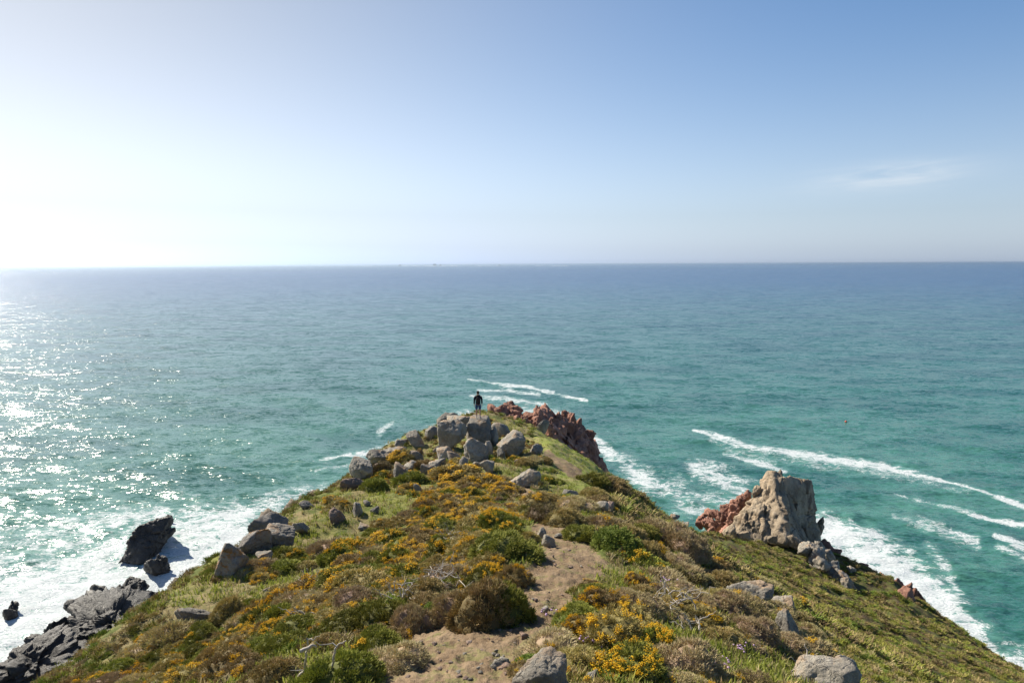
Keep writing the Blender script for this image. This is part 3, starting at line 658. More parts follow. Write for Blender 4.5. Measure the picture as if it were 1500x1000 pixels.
# fill so that the rock mass reaches the ground and the sea behind
rb_ = tuple(RH.location)
hull_rock('rock', [at(*q) for q in ((786,600,68),(796,600,69),(800,612,67),(832,612,72),(862,630,74),(872,655,74),(886,690,72),(884,720,68),(840,690,63),(800,665,60),(780,650,62),(900,720,84),(800,680,80))], M_RED, RH, rb_, 8, 6, 0.055, 4.2, (1.2, 1.2, 1.0))
hull_rock('rock', [at(*q) for q in ((740,592,66),(748,591,67),(756,604,66),(722,612,64),(716,640,60),(770,612,68),(796,640,64),(790,660,62),(760,660,66),(730,660,74),(790,660,76))], M_RED, RH, rb_, 9, 6, 0.06, 4.0, (1.3, 1.3, 0.8))
# grey crag (stack) on the right
crag = [(1092,788,18,9,74),(1132,792,16,8,72),(1168,800,26,15,72),(1188,800,26,30,78),(1200,780,16,26,84),(1183,716,12,14,82),(1108,726,14,16,79),(1070,784,20,16,75)]
CR = composite('granite_crag','tall pale craggy granite outcrop standing on the right hillside above the surf','crag',crag,M_TAN,tuple(at(1130,785,76)),'rock',rough=0.04,cuts=0.45,fis=0.03,sink=0.5,deep=0.9,blocks=0.09,bscale=2.2,stretch=(1.3,1.3,0.7))
def A(*q): return [at(a_, b_, c_) for a_, b_, c_ in q]
cb = tuple(CR.location)
hull_rock('rock', A((1121,694,80),(1131,691,79),(1146,694,79),(1152,712,78),(1101,727,79),(1086,748,79),(1060,784,78),(1112,794,74.5),(1140,745,75.5),(1152,798,72),(1165,770,78),(1080,800,86),(1165,800,88)), M_TAN, CR, cb, 3, 6, 0.038, 3.0, (1.2, 1.2, 0.75), 0.035)
hull_rock('rock', A((1144,697,81),(1164,705,82),(1172,717,81),(1181,704,83),(1189,705,83),(1191,724,83),(1198,752,83),(1203,800,84),(1150,800,79),(1142,735,80),(1190,806,90),(1150,800,92)), M_TAN, CR, cb, 4, 6, 0.044, 2.8, (1.2, 1.2, 0.9), 0.035)
hull_rock('rock', A((1098,742,77.5),(1108,728,78),(1118,740,77),(1082,775,76),(1078,792,75),(1116,796,73.5),(1122,770,76),(1080,798,82),(1120,800,82)), M_TAN, CR, cb, 5, 6, 0.045, 2.6, (1.2, 1.2, 0.8), 0.04)
hull_rock('rock', A((1142,745,77),(1158,748,77.5),(1132,790,73.5),(1168,798,72.5),(1180,780,77),(1186,800,76),(1150,800,80),(1152,738,80)), M_TAN, CR, cb, 6, 6, 0.05, 2.4, (1.3, 1.3, 0.7))
hull_rock('rock', A((1176,776,79),(1196,782,80),(1212,808,78),(1175,806,74),(1216,830,76),(1190,822,72),(1205,800,88)), M_TAN, CR, cb, 7, 6, 0.05, 2.4)
redb = [(1050,776,22,16,84),(1038,772,20,12,85),(1062,766,22,16,86),(1074,770,24,22,85),(1080,748,22,14,87),(1066,752,22,14,88),(1052,760,26,12,88),(1030,766,16,10,88),(1090,738,18,12,87),(1096,728,12,10,87),(1044,781,18,10,80),(1060,782,20,12,79),(1075,756,20,16,86),(1040,754,22,7,92),(1024,770,12,8,86)]
composite('red_rock_ledge','broken red rocks at the left foot of the pale crag','rocks',redb,M_RED,tuple(at(1055,775,84)),'rock',rough=0.12,cuts=0.36,fis=0.05,roundness=0.04,sink=0.8,deep=1.1,blocks=0.2)
ribs = [(1186,806,34,9,70),(1200,818,30,13,69,dict(tilt=0.5)),(1208,832,30,15,68,dict(tilt=0.6)),(1222,840,30,16,68,dict(tilt=0.6)),(1234,851,26,16,67,dict(tilt=0.7)),(1244,860,22,16,66,dict(tilt=0.8)),(1215,814,18,9,71),(1198,804,14,12,72),(1250,836,14,6,70)]
composite('rock_ribs','grey rock ribs running down the slope right of the crag','rocks',ribs,M_GRAN,tuple(at(1210,830,68)),'rock',rough=0.10,cuts=0.40,fis=0.05,roundness=0.02,sink=1.1,deep=1.3,blocks=0.10)
edge = [(1240,822,16,6,76),(1254,827,14,5,75),(1266,832,17,6,75),(1280,838,13,5,74),(1294,845,15,6,73),(1307,850,10,5,72),(1318,856,14,7,71),(1331,862,18,11,70),(1343,872,20,14,69.5),(1352,884,16,16,69),(1362,898,16,12,66),(1330,874,26,10,66),(1228,812,14,8,78),(1215,803,18,12,80)]
composite('cliff_edge_rocks','low reddish rocks along the lip of the right-hand cliff above the surf','rocks',edge,M_RED,tuple(at(1290,845,73)),'rock',rough=0.12,cuts=0.40,sink=2.0,deep=1.6)
# sea rocks on the left, standing in the surf
def sea_rocks(name, label, parts, cat='sea rock'):
    ps = []
    for q in parts:
        px, pyb, w, h = q[:4]; g = sea_at(px, pyb)
        ps.append((px, pyb, w, h, g[1]) + tuple(q[4:]))
    g = sea_at(parts[0][0], parts[0][1])
    return composite(name, label, cat, ps, M_DARK, tuple(g), 'rock', rough=0.08, cuts=0.36, fis=0.04, roundness=0.03, sink=0.5, deep=0.9, blocks=0.15, bscale=1.8)
sea_rocks('sea_rock','larger dark wet rock standing in white surf off the left shore',[(186,823,24,14),(246,766,12,12),(212,780,20,12)])
sea_rocks('sea_rock','smaller dark wedge of rock just below the larger sea rock',[(222,843,42,26,dict(tilt=-0.5)),(233,838,24,24)])
sea_rocks('sea_rock','small low dark rock at the very left edge in the foam',[(8,908,22,18,dict(tilt=-0.4)),(18,897,18,16)])
SR = sea_rocks('shore_rocks','massive dark wet rock shelf at the bottom left below the gorse slope',
 [(150,920,50,30,dict(tilt=-0.25,level=5)),(20,1015,90,50,dict(tilt=-0.3)),(165,900,60,42,dict(tilt=-0.2)),(120,905,50,30,dict(tilt=-0.3)),(85,935,50,30,dict(tilt=-0.3)),(205,912,60,36),
  (195,868,42,22),(215,885,46,18),(232,898,30,26),(50,960,50,26,dict(tilt=-0.4)),(20,985,50,26,dict(tilt=-0.4)),(185,885,30,20),(142,880,30,22,dict(tilt=-0.3)),(228,882,22,14)],cat='shore rocks')
def S(*qs): return [at(a_, b_, sea_at(a_, c_)[1] + dd_) for a_, b_, c_, dd_ in qs]   # (x, y, y of the waterline below it, nearer/farther)
sb_ = tuple(SR.location)
hull_rock('rock', S((150,856,905,0),(132,864,905,0),(176,860,905,0),(108,892,935,0),(215,885,905,0),(240,880,900,0),(225,960,960,0),(120,1010,1000,0),(70,985,1000,0),(180,1010,1010,0),(235,915,920,0),(100,925,925,3)), M_DARK, SR, sb_, 12, 6, 0.075, 3.4)
hull_rock('rock', S((92,912,960,0),(66,928,960,0),(40,944,975,0),(0,974,1000,0),(-60,1010,1040,0),(130,960,990,0),(110,1030,1040,0),(0,1060,1070,0),(-70,1060,1060,0),(60,990,980,6)), M_DARK, SR, sb_, 13, 6, 0.075, 3.4)
hull_rock('rock', S((175,905,925,-2),(230,885,915,-2),(130,950,960,-4),(200,975,980,-4),(240,930,940,-2),(120,990,990,-4)), M_DARK, SR, sb_, 14, 6, 0.08, 3)
KR = [o for o in SC.objects if o.name == 'sea_rock'][0]; kb_ = tuple(KR.location)
hull_rock('rock', S((252,755,800,0),(240,757,800,0),(205,770,812,0),(190,790,818,0),(176,822,824,0),(206,828,828,0),(236,806,808,0),(254,778,800,0),(215,800,800,3),(246,772,790,3)), M_DARK, KR, kb_, 15, 6, 0.06, 2.2)
# distant reef on the horizon
for i, (px, w, h) in enumerate([(585, 6.5, 3.2), (637, 5.5, 3.4), (645, 4, 2.4), (732, 4, 2.2)]):
    g = sea_at(px, 389.6 - (px - 585) * 0.004); k = g[1] / 1000
    me = rock_mesh('reef_rock', 700 + i, (w * k, w * k, h * k * 1.5), M_DARK, 3, cuts=0.35)
    o = link('reef_rock', me, None, (g[0], g[1], h * k * 0.1))
    tag(o, ['leftmost small dark reef rock on the far horizon','larger of the paired reef rocks on the far horizon','smaller of the paired reef rocks on the far horizon','faintest reef rock, rightmost on the far horizon'][i], 'reef')
# red marker buoy
g = sea_at(1239, 618); bm = bmesh.new()
bmesh.ops.create_uvsphere(bm, u_segments=16, v_segments=10, radius=0.30)
me = bpy.data.meshes.new('float'); bm.to_mesh(me); bm.free()
t = NT('buoy_red'); M_BUOY = t.done(t.bsdf((0.65, 0.10, 0.05), 0.4)); me.materials.append(M_BUOY)
buoy = tag(empty('fishing_buoy', (g[0], g[1], 0.15)), 'tiny red fishing buoy floating alone on the right-hand sea', 'buoy')
link('float', me, buoy)

# white surf breaking over the reef: broken strips of raised foam
t = NT('reef_surf'); M_SURF = t.done(t.bsdf((0.8, 0.81, 0.8), 0.9)); V, Fq = [], []; rs = np.random.RandomState(8)
for k in range(46):
    px = rs.uniform(470, 830) if k > 12 else rs.uniform(590, 680); g = sea_at(px, 389.4 + rs.normal() * 0.25); kk = g[1] / 1000; hw = rs.uniform(2, 9) * kk; n0 = len(V)
    for j in range(9):
        u = j / 8 * 2 - 1; e = math.sqrt(max(0, 1 - u * u)); V += [(g[0] + u * hw, g[1] - e * 30, 0.2), (g[0] + u * hw, g[1], 0.2 + e * rs.uniform(1.5, 5)), (g[0] + u * hw, g[1] + e * 60, 0.2)]
    for j in range(8):
        a = n0 + j * 3; Fq += [(a, a + 3, a + 4, a + 1), (a + 1, a + 4, a + 5, a + 2)]
tag(link('surf', mesh_from('surf', V, Fq, [M_SURF])), 'thin white line of surf breaking over the reef on the horizon', 'surf', kind='stuff')

# ------------------------------------------------------------------ the person on the summit block
def cloth_mat(name, col, rough=0.9, sc=30):
    t = NT(name); p = t.coord('Object'); n = t.noise(p, sc, 4, 0.6)
    return t.done(t.bsdf(t.mix(n, tuple(c * 0.75 for c in col), col), rough, t.bump(n, 0.3, 0.01), 0.2))
M_SKIN = cloth_mat('skin', (0.50, 0.27, 0.18), 0.55); M_JACK = cloth_mat('navy_jacket', (0.012, 0.014, 0.026)); M_SHORT = cloth_mat('denim', (0.045, 0.085, 0.20))
M_PACK = cloth_mat('backpack_fabric', (0.035, 0.024, 0.022)); M_HAIR = cloth_mat('hair', (0.030, 0.018, 0.011)); M_SHOE = cloth_mat('white_shoe', (0.62, 0.60, 0.57)); M_FUR = cloth_mat('hood_trim', (0.26, 0.17, 0.10)); M_SOCK = cloth_mat('sock', (0.55, 0.52, 0.48))
def skinned(name, chains, mat, parent, sub=2):
    """chains: list of lists of (x, y, z, r); points with equal coordinates are shared"""
    V, R_, E, key = [], [], [], {}
    def vi(p):
        k = tuple(round(c, 4) for c in p[:3])
        if k not in key: key[k] = len(V); V.append(p[:3]); R_.append(p[3] if isinstance(p[3], tuple) else (p[3], p[3]))
        return key[k]
    for ch in chains:
        ids = [vi(p) for p in ch]
        E += [(a, b) for a, b in zip(ids[:-1], ids[1:])]
    me = bpy.data.meshes.new(name); me.from_pydata(V, E, []); o = bpy.data.objects.new(name, me); COL.objects.link(o)
    sk = o.modifiers.new('skin', 'SKIN'); sk.use_smooth_shade = True; sk.branch_smoothing = 0.3
    if not me.skin_vertices: return o
    for i, r in enumerate(R_): me.skin_vertices[0].data[i].radius = r
    me.skin_vertices[0].data[0].use_root = True
    sb = o.modifiers.new('sub', 'SUBSURF'); sb.levels = sub; sb.render_levels = sub
    bpy.context.view_layer.update()
    dg = bpy.context.evaluated_depsgraph_get(); m2 = bpy.data.meshes.new_from_object(o.evaluated_get(dg))
    m2.name = name; m2.materials.clear(); m2.materials.append(mat)
    o.modifiers.clear(); o.data = m2; bpy.data.meshes.remove(me)
    m2.polygons.foreach_set('use_smooth', [True] * len(m2.polygons))
    o.parent = parent
    return o
bpy.context.view_layer.update()
fr = at(700.5, 610.0, 39.05)
top = -1e9
dg = bpy.context.evaluated_depsgraph_get()
for dx, dy in [(0, 0), (0.1, 0), (-0.1, 0)]:
    hit, loc, nr, ix, ob, mt = SC.ray_cast(dg, Vector((fr[0] + dx, fr[1] + dy, H)), Vector((0, 0, -1)))
    if hit: top = max(top, loc.z)
print('PERSON foot', fr, 'rock top', top, 'project', project(fr[0], fr[1], top))
person = tag(empty('person', (fr[0], fr[1], top + 0.0), math.radians(6)), 'person seen from behind standing on the summit boulder, dark jacket, blue denim shorts and backpack', 'person'); person.scale = (0.92, 0.92, 0.92)
# looks out to sea (+y); x to the right
def arm(s):
    hand = (s * 0.242, 0.02, 0.80)
    ch = [[(0, 0, 0.98, (0.14, 0.10)), (0, 0, 1.15, (0.13, 0.095)), (0, 0.0, 1.32, (0.15, 0.10)), (s * 0.10, 0, 1.40, 0.07), (s * 0.185, 0, 1.385, 0.062), (s * 0.222, -0.01, 1.24, 0.050), (s * 0.238, -0.02, 1.10, 0.042), (s * 0.245, 0.0, 0.98, 0.036), (s * 0.243, 0.01, 0.87, 0.026), hand + (0.032,)]]
    for k, (dx, ln) in enumerate([(-0.028, 0.075), (-0.010, 0.088), (0.010, 0.082), (0.028, 0.065)]):
        ch.append([hand + (0.032,), (hand[0] + s * dx * 0.2, hand[1] + dx, hand[2] - 0.035, 0.011), (hand[0] - s * 0.004, hand[1] + dx * 1.1, hand[2] - 0.035 - ln * 0.5, 0.009), (hand[0] - s * 0.018, hand[1] + dx * 1.1, hand[2] - 0.035 - ln, 0.008)])
    ch.append([hand + (0.032,), (hand[0] - s * 0.01, hand[1] + 0.038, hand[2] - 0.005, 0.011), (hand[0] - s * 0.02, hand[1] + 0.050, hand[2] - 0.045, 0.009)])
    return ch
def leg(s, fx, fy):
    return [[(0, 0, 0.98, (0.14, 0.10)), (s * 0.09, 0, 0.88, 0.088), (s * 0.10 + fx * 0.3, 0.01, 0.66, 0.074), (s * 0.10 + fx * 0.6, 0.015, 0.48, 0.054), (s * 0.10 + fx * 0.8, -0.005, 0.34, 0.055), (s * 0.10 + fx, 0.0, 0.12, 0.034), (s * 0.10 + fx, 0.0, 0.05, 0.036), (s * 0.11 + fx, 0.12, 0.03, 0.032)]]
neck = [[(0, 0.0, 1.32, (0.15, 0.10)), (0, 0.0, 1.46, 0.052), (0, 0.02, 1.54, 0.055), (0, 0.03, 1.62, 0.085), (0, 0.03, 1.69, 0.075)]]
nose = [[(0, 0.03, 1.62, 0.085), (0, 0.125, 1.60, 0.014)]]
ears = [[(0, 0.03, 1.62, 0.085), (s * 0.092, 0.02, 1.61, 0.014)] for s in (-1, 1)]
body = skinned('body', arm(-1) + arm(1)[:] + leg(-1, 0.0, 0) + leg(1, 0.02, 0) + neck + nose + ears, M_SKIN, person)
skinned('jacket', [[(0, 0, 0.86, (0.17, 0.125)), (0, 0, 1.0, (0.175, 0.13)), (0, 0, 1.18, (0.17, 0.125)), (0, 0, 1.32, (0.18, 0.12)), (0, 0, 1.44, (0.085, 0.08))],
   [(0, 0, 1.32, (0.18, 0.12)), (-0.19, 0, 1.38, 0.078), (-0.225, -0.01, 1.23, 0.068), (-0.240, -0.02, 1.08, 0.058), (-0.245, 0, 0.92, 0.05)],
   [(0, 0, 1.32, (0.18, 0.12)), (0.19, 0, 1.38, 0.078), (0.225, -0.01, 1.23, 0.068), (0.240, -0.02, 1.08, 0.058), (0.245, 0, 0.92, 0.05)]], M_JACK, person)
skinned('hood', [[(-0.08, -0.09, 1.46, 0.05), (0, -0.12, 1.44, 0.075), (0.08, -0.09, 1.46, 0.05), (0.13, -0.05, 1.50, 0.04)]], M_JACK, person)
skinned('hood_trim', [[(-0.10, -0.04, 1.47, 0.028), (-0.05, -0.13, 1.51, 0.032), (0.04, -0.13, 1.51, 0.032), (0.11, -0.06, 1.49, 0.026)]], M_FUR, person)
skinned('backpack', [[(0, -0.17, 1.02, (0.14, 0.075)), (0, -0.19, 1.16, (0.145, 0.085)), (0, -0.18, 1.32, (0.125, 0.07)), (0, -0.16, 1.40, (0.07, 0.04))]], M_PACK, person)
skinned('shorts', [[(0, 0, 0.97, (0.165, 0.12)), (-0.092, 0, 0.84, 0.105), (-0.10, 0.01, 0.68, 0.098), (-0.10, 0.01, 0.55, 0.094)], [(0, 0, 0.97, (0.165, 0.12)), (0.092, 0, 0.84, 0.105), (0.105, 0.01, 0.68, 0.098), (0.108, 0.01, 0.55, 0.094)]], M_SHORT, person)
skinned('hair', [[(0, -0.03, 1.55, 0.055), (0, 0.0, 1.63, 0.092), (0, 0.02, 1.70, 0.088), (0, 0.07, 1.74, 0.05)]], M_HAIR, person)
for s, fx in ((-1, 0.0), (1, 0.02)):
    skinned('sock', [[(s * 0.10 + fx, 0.0, 0.20, 0.040), (s * 0.10 + fx, 0.0, 0.08, 0.042)]], M_SOCK, person)
    skinned('shoe', [[(s * 0.10 + fx, -0.03, 0.045, (0.045, 0.045)), (s * 0.105 + fx, 0.06, 0.04, (0.046, 0.042)), (s * 0.115 + fx, 0.17, 0.03, (0.042, 0.03))]], M_SHOE, person)
for s in (-1, 1):
    skinned('shoulder_strap', [[(s * 0.10, -0.13, 1.38, 0.02), (s * 0.11, -0.03, 1.475, 0.02), (s * 0.11, 0.11, 1.38, 0.02), (s * 0.12, 0.13, 1.22, 0.018), (s * 0.15, 0.0, 1.05, 0.016)]], M_PACK, person)

# ------------------------------------------------------------------ vegetation
def leaf_mat(name, ramp, rough=0.75, trans=0.25):
    """ramp: list of (pos, colour) over the per-clump 'tint'; 'tip' lightens young tips"""
    t = NT(name); tint, tip = t.attr('tint'), t.attr('tip')
    oi = t.n('ObjectInfo').outputs['Random']
    cr = t.n('ValToRGB'); el = cr.color_ramp.elements
    while len(el) < len(ramp): el.new(0.5)
    for e, (q, c) in zip(el, ramp): e.position = q; e.color = (*c, 1)
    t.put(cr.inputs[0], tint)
    c = t.mix(t.math('MULTIPLY', tip, 0.65), cr.outputs[0], tuple(min(1, v * 1.8) for v in ramp[-1][1]))  # paler tip growth, with the sunlit look of the tips painted in
    hs = t.n('HueSaturation'); t.put(hs.inputs['Color'], c)
    t.put(hs.inputs['Hue'], t.math('ADD', 0.485, t.math('MULTIPLY', oi, 0.03))); t.put(hs.inputs['Value'], t.math('ADD', 0.95, t.math('MULTIPLY', oi, 0.5)))
    b = t.bsdf(hs.outputs[0], rough, None, 0.25)
    tr = t.n('BsdfTranslucent'); t.put(tr.inputs[0], hs.outputs[0])
    m = t.n('MixShader'); m.inputs[0].default_value = trans; t.put(m.inputs[1], b); t.put(m.inputs[2], tr.outputs[0])
    return t.done(m.outputs[0])
ML_GREEN = leaf_mat('gorse_green', [(0, (0.085, 0.085, 0.020)), (0.5, (0.155, 0.165, 0.028)), (1, (0.25, 0.24, 0.042))])
ML_OLIVE = leaf_mat('gorse_olive', [(0, (0.14, 0.10, 0.045)), (0.4, (0.20, 0.175, 0.045)), (0.75, (0.28, 0.225, 0.07)), (1, (0.36, 0.27, 0.13))])
ML_BROWN = leaf_mat('gorse_brown', [(0, (0.21, 0.14, 0.09)), (0.55, (0.36, 0.265, 0.17)), (0.85, (0.47, 0.36, 0.245)), (1, (0.26, 0.24, 0.09))], trans=0.12)
ML_HEATH = leaf_mat('heather_dark', [(0, (0.07, 0.045, 0.028)), (0.6, (0.14, 0.09, 0.05)), (1, (0.16, 0.135, 0.045))], trans=0.1)
ML_LIME = leaf_mat('leafy_green', [(0, (0.09, 0.13, 0.02)), (0.5, (0.15, 0.20, 0.032)), (1, (0.21, 0.25, 0.05))], trans=0.35)
t = NT('gorse_flower'); oi = t.attr('tint')
fc = t.mix(oi, (0.66, 0.37, 0.014), (0.88, 0.62, 0.035)); fb = t.bsdf(fc, 0.7, None, 0.2); ftr = t.n('BsdfTranslucent'); t.put(ftr.inputs[0], fc)
fm_ = t.n('MixShader'); fm_.inputs[0].default_value = 0.3; t.put(fm_.inputs[1], fb); t.put(fm_.inputs[2], ftr.outputs[0]); M_FLOWER = t.done(fm_.outputs[0])
t = NT('dead_wood'); p = t.coord('Object'); n = t.noise(p, 18, 4, 0.6)
M_WOOD = t.done(t.bsdf(t.mix(n, (0.24, 0.205, 0.17), (0.52, 0.47, 0.41)), 0.85, t.bump(n, 0.4, 0.01)))
t = NT('grass_blade'); tint = t.attr('tint'); oi = t.n('ObjectInfo').outputs['Random']
gc = t.mix(tint, (0.17, 0.21, 0.028), (0.33, 0.34, 0.065)); gc = t.mix(t.step(oi, 0.55, 0.9), gc, (0.30, 0.24, 0.12))
gb = t.bsdf(gc, 0.6, None, 0.25); gt = t.n('BsdfTranslucent'); t.put(gt.inputs[0], gc); gm = t.n('MixShader'); gm.inputs[0].default_value = 0.35
t.put(gm.inputs[1], gb); t.put(gm.inputs[2], gt.outputs[0]); M_GRASS = t.done(gm.outputs[0])

def rnd_unit(r, n):
    v = r.normal(size=(n, 3)); return v / np.linalg.norm(v, axis=1)[:, None]
def spikes(r, base, dirs, ln, wd):
    """3-sided spikes: arrays base (n,3), dirs (n,3) unit, ln (n), wd (n)"""
    n = len(base); a = rnd_unit(r, n); u = np.cross(dirs, a); u /= np.linalg.norm(u, axis=1)[:, None] + 1e-9; w = np.cross(dirs, u)
    vs = []
    for k in range(3):
        an = k * 2.094
        vs.append(base + (u * math.cos(an) + w * math.sin(an)) * wd[:, None])
    vs.append(base + dirs * ln[:, None])
    V = np.stack(vs, 1).reshape(-1, 3); b = np.arange(n)[:, None] * 4
    F = np.concatenate([b + [0, 1, 3], b + [1, 2, 3], b + [2, 0, 3]], 1).reshape(-1, 3)
    return V, F, np.tile([0, 0, 0, 1.0], n)
def bush(seed, mat, nl=14, clumps=210, per=24, L=0.068, wd=0.011, flowers=0.0, flat=0.75, upness=0.4, spread=0.075, tint_bias=0.0, fsize=0.017, core=(0.05, 0.045, 0.022)):
    """unit bush about 1 m across, 0.6 high; returns foliage mesh and flower mesh"""
    r = np.random.RandomState(seed)
    lc = rnd_unit(r, nl) * 0.30 * (r.rand(nl, 1) ** 0.5); lc[:, 2] = np.abs(lc[:, 2]) * 0.8; lr = r.uniform(0.15, 0.27, nl)
    lc = np.concatenate([lc, [[0, 0, 0.05]]]); lr = np.concatenate([lr, [0.33]])
    pts, nrm = [], []
    while len(pts) < clumps:
        i = r.randint(len(lc)); n = rnd_unit(r, 1)[0]; q = lc[i] + n * lr[i]
        if q[2] < -0.10: continue
        if (np.linalg.norm(lc - q, axis=1) < lr - 0.015).any(): continue
        pts.append(q); nrm.append(n)
    pts = np.array(pts); nrm = np.array(nrm)
    ct = np.clip(r.rand(clumps) * 0.8 + 0.25 * noise3(pts[:, 0] * 5 + seed, pts[:, 1] * 5, pts[:, 2] * 5) + 0.1 + tint_bias, 0, 1)
    csz = r.uniform(0.7, 1.35, clumps)
    ci = np.repeat(np.arange(clumps), per); n = len(ci)
    off = rnd_unit(r, n); b = pts[ci] + off * (spread * csz[ci] * r.rand(n) ** 0.5)[:, None]
    d = off * 0.6 + nrm[ci] * 0.7 + np.array([0, 0, upness]) + r.normal(size=(n, 3)) * 0.25; d /= np.linalg.norm(d, axis=1)[:, None]
    V, F, tip = spikes(r, b, d, L * r.uniform(0.6, 1.3, n), wd * r.uniform(0.7, 1.3, n))
    tint = np.repeat(np.clip(ct[ci] + r.normal(size=n) * 0.12, 0, 1), 4)
    iv, fc = ico(2); Vs, Fs, Ts = [V], [F], [tint]; tips = [tip]; off_ = len(V)
    for i in range(len(lc)):
        cv = lc[i] + iv * (lr[i] * (0.86 + 0.12 * noise3(iv[:, 0] * 3 + i, iv[:, 1] * 3, iv[:, 2] * 3)))[:, None]
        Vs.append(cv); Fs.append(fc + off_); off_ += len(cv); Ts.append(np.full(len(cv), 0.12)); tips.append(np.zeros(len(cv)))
    V = np.concatenate(Vs); V[:, 2] *= flat * 1.15
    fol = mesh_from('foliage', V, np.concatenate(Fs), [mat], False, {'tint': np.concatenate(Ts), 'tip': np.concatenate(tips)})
    flo = None
    if flowers > 0:
        fsel = noise3(pts[:, 0] * 3.1 + seed * 2, pts[:, 1] * 3.1, pts[:, 2] * 3.1 + 4) + nrm[:, 2] * 0.35 + r.normal(size=clumps) * 0.12
        k = np.argsort(-fsel)[:max(3, int(clumps * flowers))]
        fi = np.repeat(k, 20); n = len(fi)
        o2 = rnd_unit(r, n); c = pts[fi] + nrm[fi] * 0.055 + o2 * (spread * 0.95 * csz[fi] * r.rand(n) ** 0.4)[:, None] + np.array([0, 0, 0.02])
        oc = np.array([[1, 0, 0], [-1, 0, 0], [0, 1, 0], [0, -1, 0], [0, 0, 1], [0, 0, -1.0]]); of = np.array([[0, 2, 4], [2, 1, 4], [1, 3, 4], [3, 0, 4], [2, 0, 5], [1, 2, 5], [3, 1, 5], [0, 3, 5]])
        V = (c[:, None] + oc[None] * (fsize * r.uniform(0.6, 1.2, (n, 1, 1))) * r.uniform(0.7, 1.2, (n, 6, 1))).reshape(-1, 3); V[:, 2] *= flat * 1.15
        F = (np.arange(n)[:, None, None] * 6 + of[None]).reshape(-1, 3)
        flo = mesh_from('flowers', V, F, [M_FLOWER], False, {'tint': np.repeat(r.rand(n), 6)})
    return fol, flo
NEARB = {  # finer-grained shapes for the bushes next to the viewer
 'green': [bush(31, ML_GREEN, nl=22, clumps=300, per=34, L=0.042, wd=0.0065, spread=0.046), bush(32, ML_GREEN, nl=18, clumps=300, per=34, L=0.042, wd=0.0065, spread=0.050, flowers=0.02, fsize=0.011)],
 'flower': [bush(33, ML_OLIVE, nl=22, clumps=300, per=32, L=0.042, wd=0.006, spread=0.046, flowers=0.30, fsize=0.0095), bush(34, ML_GREEN, nl=20, clumps=300, per=32, L=0.042, wd=0.006, spread=0.046, flowers=0.24, fsize=0.0095)],
 'sparse': [bush(35, ML_OLIVE, nl=22, clumps=300, per=32, L=0.042, wd=0.006, spread=0.046, flowers=0.10, fsize=0.0095)],
 'olive': [bush(36, ML_OLIVE, nl=24, clumps=300, per=34, L=0.045, wd=0.006, spread=0.050)],
 'brown': [bush(37, ML_BROWN, nl=22, clumps=300, per=30, L=0.052, wd=0.005, spread=0.046, upness=0.7), bush(38, ML_BROWN, nl=18, clumps=300, per=30, L=0.050, wd=0.005, spread=0.050, upness=0.5)],
 'heath': [bush(39, ML_HEATH, nl=18, clumps=300, per=24, L=0.04, wd=0.006)],
 'lime': [bush(40, ML_LIME, nl=18, clumps=320, per=22, L=0.030, wd=0.010, spread=0.05)],
}
KINDS = {  # several shapes of each kind
 'green': [bush(1, ML_GREEN, flowers=0.02), bush(2, ML_GREEN), bush(3, ML_GREEN, tint_bias=0.15)],
 'flower': [bush(4, ML_OLIVE, flowers=0.34), bush(5, ML_OLIVE, flowers=0.45), bush(6, ML_GREEN, flowers=0.38, tint_bias=0.1), bush(7, ML_OLIVE, flowers=0.3)],
 'sparse': [bush(8, ML_OLIVE, flowers=0.10), bush(9, ML_OLIVE, flowers=0.16), bush(10, ML_GREEN, flowers=0.12)],
 'olive': [bush(11, ML_OLIVE), bush(12, ML_OLIVE, flowers=0.03), bush(13, ML_OLIVE, nl=20)],
 'brown': [bush(14, ML_BROWN, L=0.11, wd=0.008, upness=0.7), bush(15, ML_BROWN, L=0.10, wd=0.009, upness=0.6), bush(16, ML_BROWN, L=0.12, wd=0.008, upness=0.8, flowers=0.03)],
 'heath': [bush(17, ML_HEATH, L=0.06), bush(18, ML_HEATH, L=0.06, nl=20)],
 'lime': [bush(19, ML_LIME, L=0.055, wd=0.016, flat=0.7), bush(20, ML_LIME, L=0.055, wd=0.016, flowers=0.06)],
}
NAMES = {'green': 'gorse_bush', 'flower': 'gorse_bush', 'sparse': 'gorse_bush', 'olive': 'gorse_bush', 'brown': 'gorse_bush', 'heath': 'heather_clump', 'lime': 'leafy_shrub'}
CATS = {'heath': 'heather', 'lime': 'shrub'}
rb = random.Random(5); BUSH = []
def put_bush(loc, kind, sx, sz, label, group=None, variant=None):
    S_ = NEARB if (loc[1] < 13.5 or (variant is not None and loc[1] < 26) or (group is None and loc[1] < 26)) else KINDS
    fol, flo = S_[kind][(variant if variant is not None else rb.randrange(9)) % len(S_[kind])]
    root = empty(NAMES[kind], (loc[0], loc[1], loc[2]), rb.uniform(0, 6.28)); tag(root, label, CATS.get(kind, 'bush'), group)
    root.scale = (sx, sx * rb.uniform(0.85, 1.15), sz)
    root.rotation_euler = (rb.uniform(-.12, .12), rb.uniform(-.12, .12), rb.uniform(0, 6.28))
    link('foliage', fol, root)['kind'] = 'stuff'
    if flo: link('flowers', flo, root)['kind'] = 'stuff'
    BUSH.append((loc[0], loc[1], sx * 0.5)); return root
def key_bush(px, pyb, w, h, kind, label, d=None, variant=None):
    """a bush whose visible base is at photo (px, pyb), w x h photo pixels"""
    g = ground_hit(px, pyb) if d is None else at(px, pyb, d); k = g[1] / 1000.0
    return put_bush((g[0], g[1] + w * k * 0.35, hgt(np.array([g[0]]), np.array([g[1] + w * k * 0.35]))[0] - 0.05), kind, w * k * 1.35, max(h * k * 1.9, 0.45), label, None, variant)
KB = key_bush
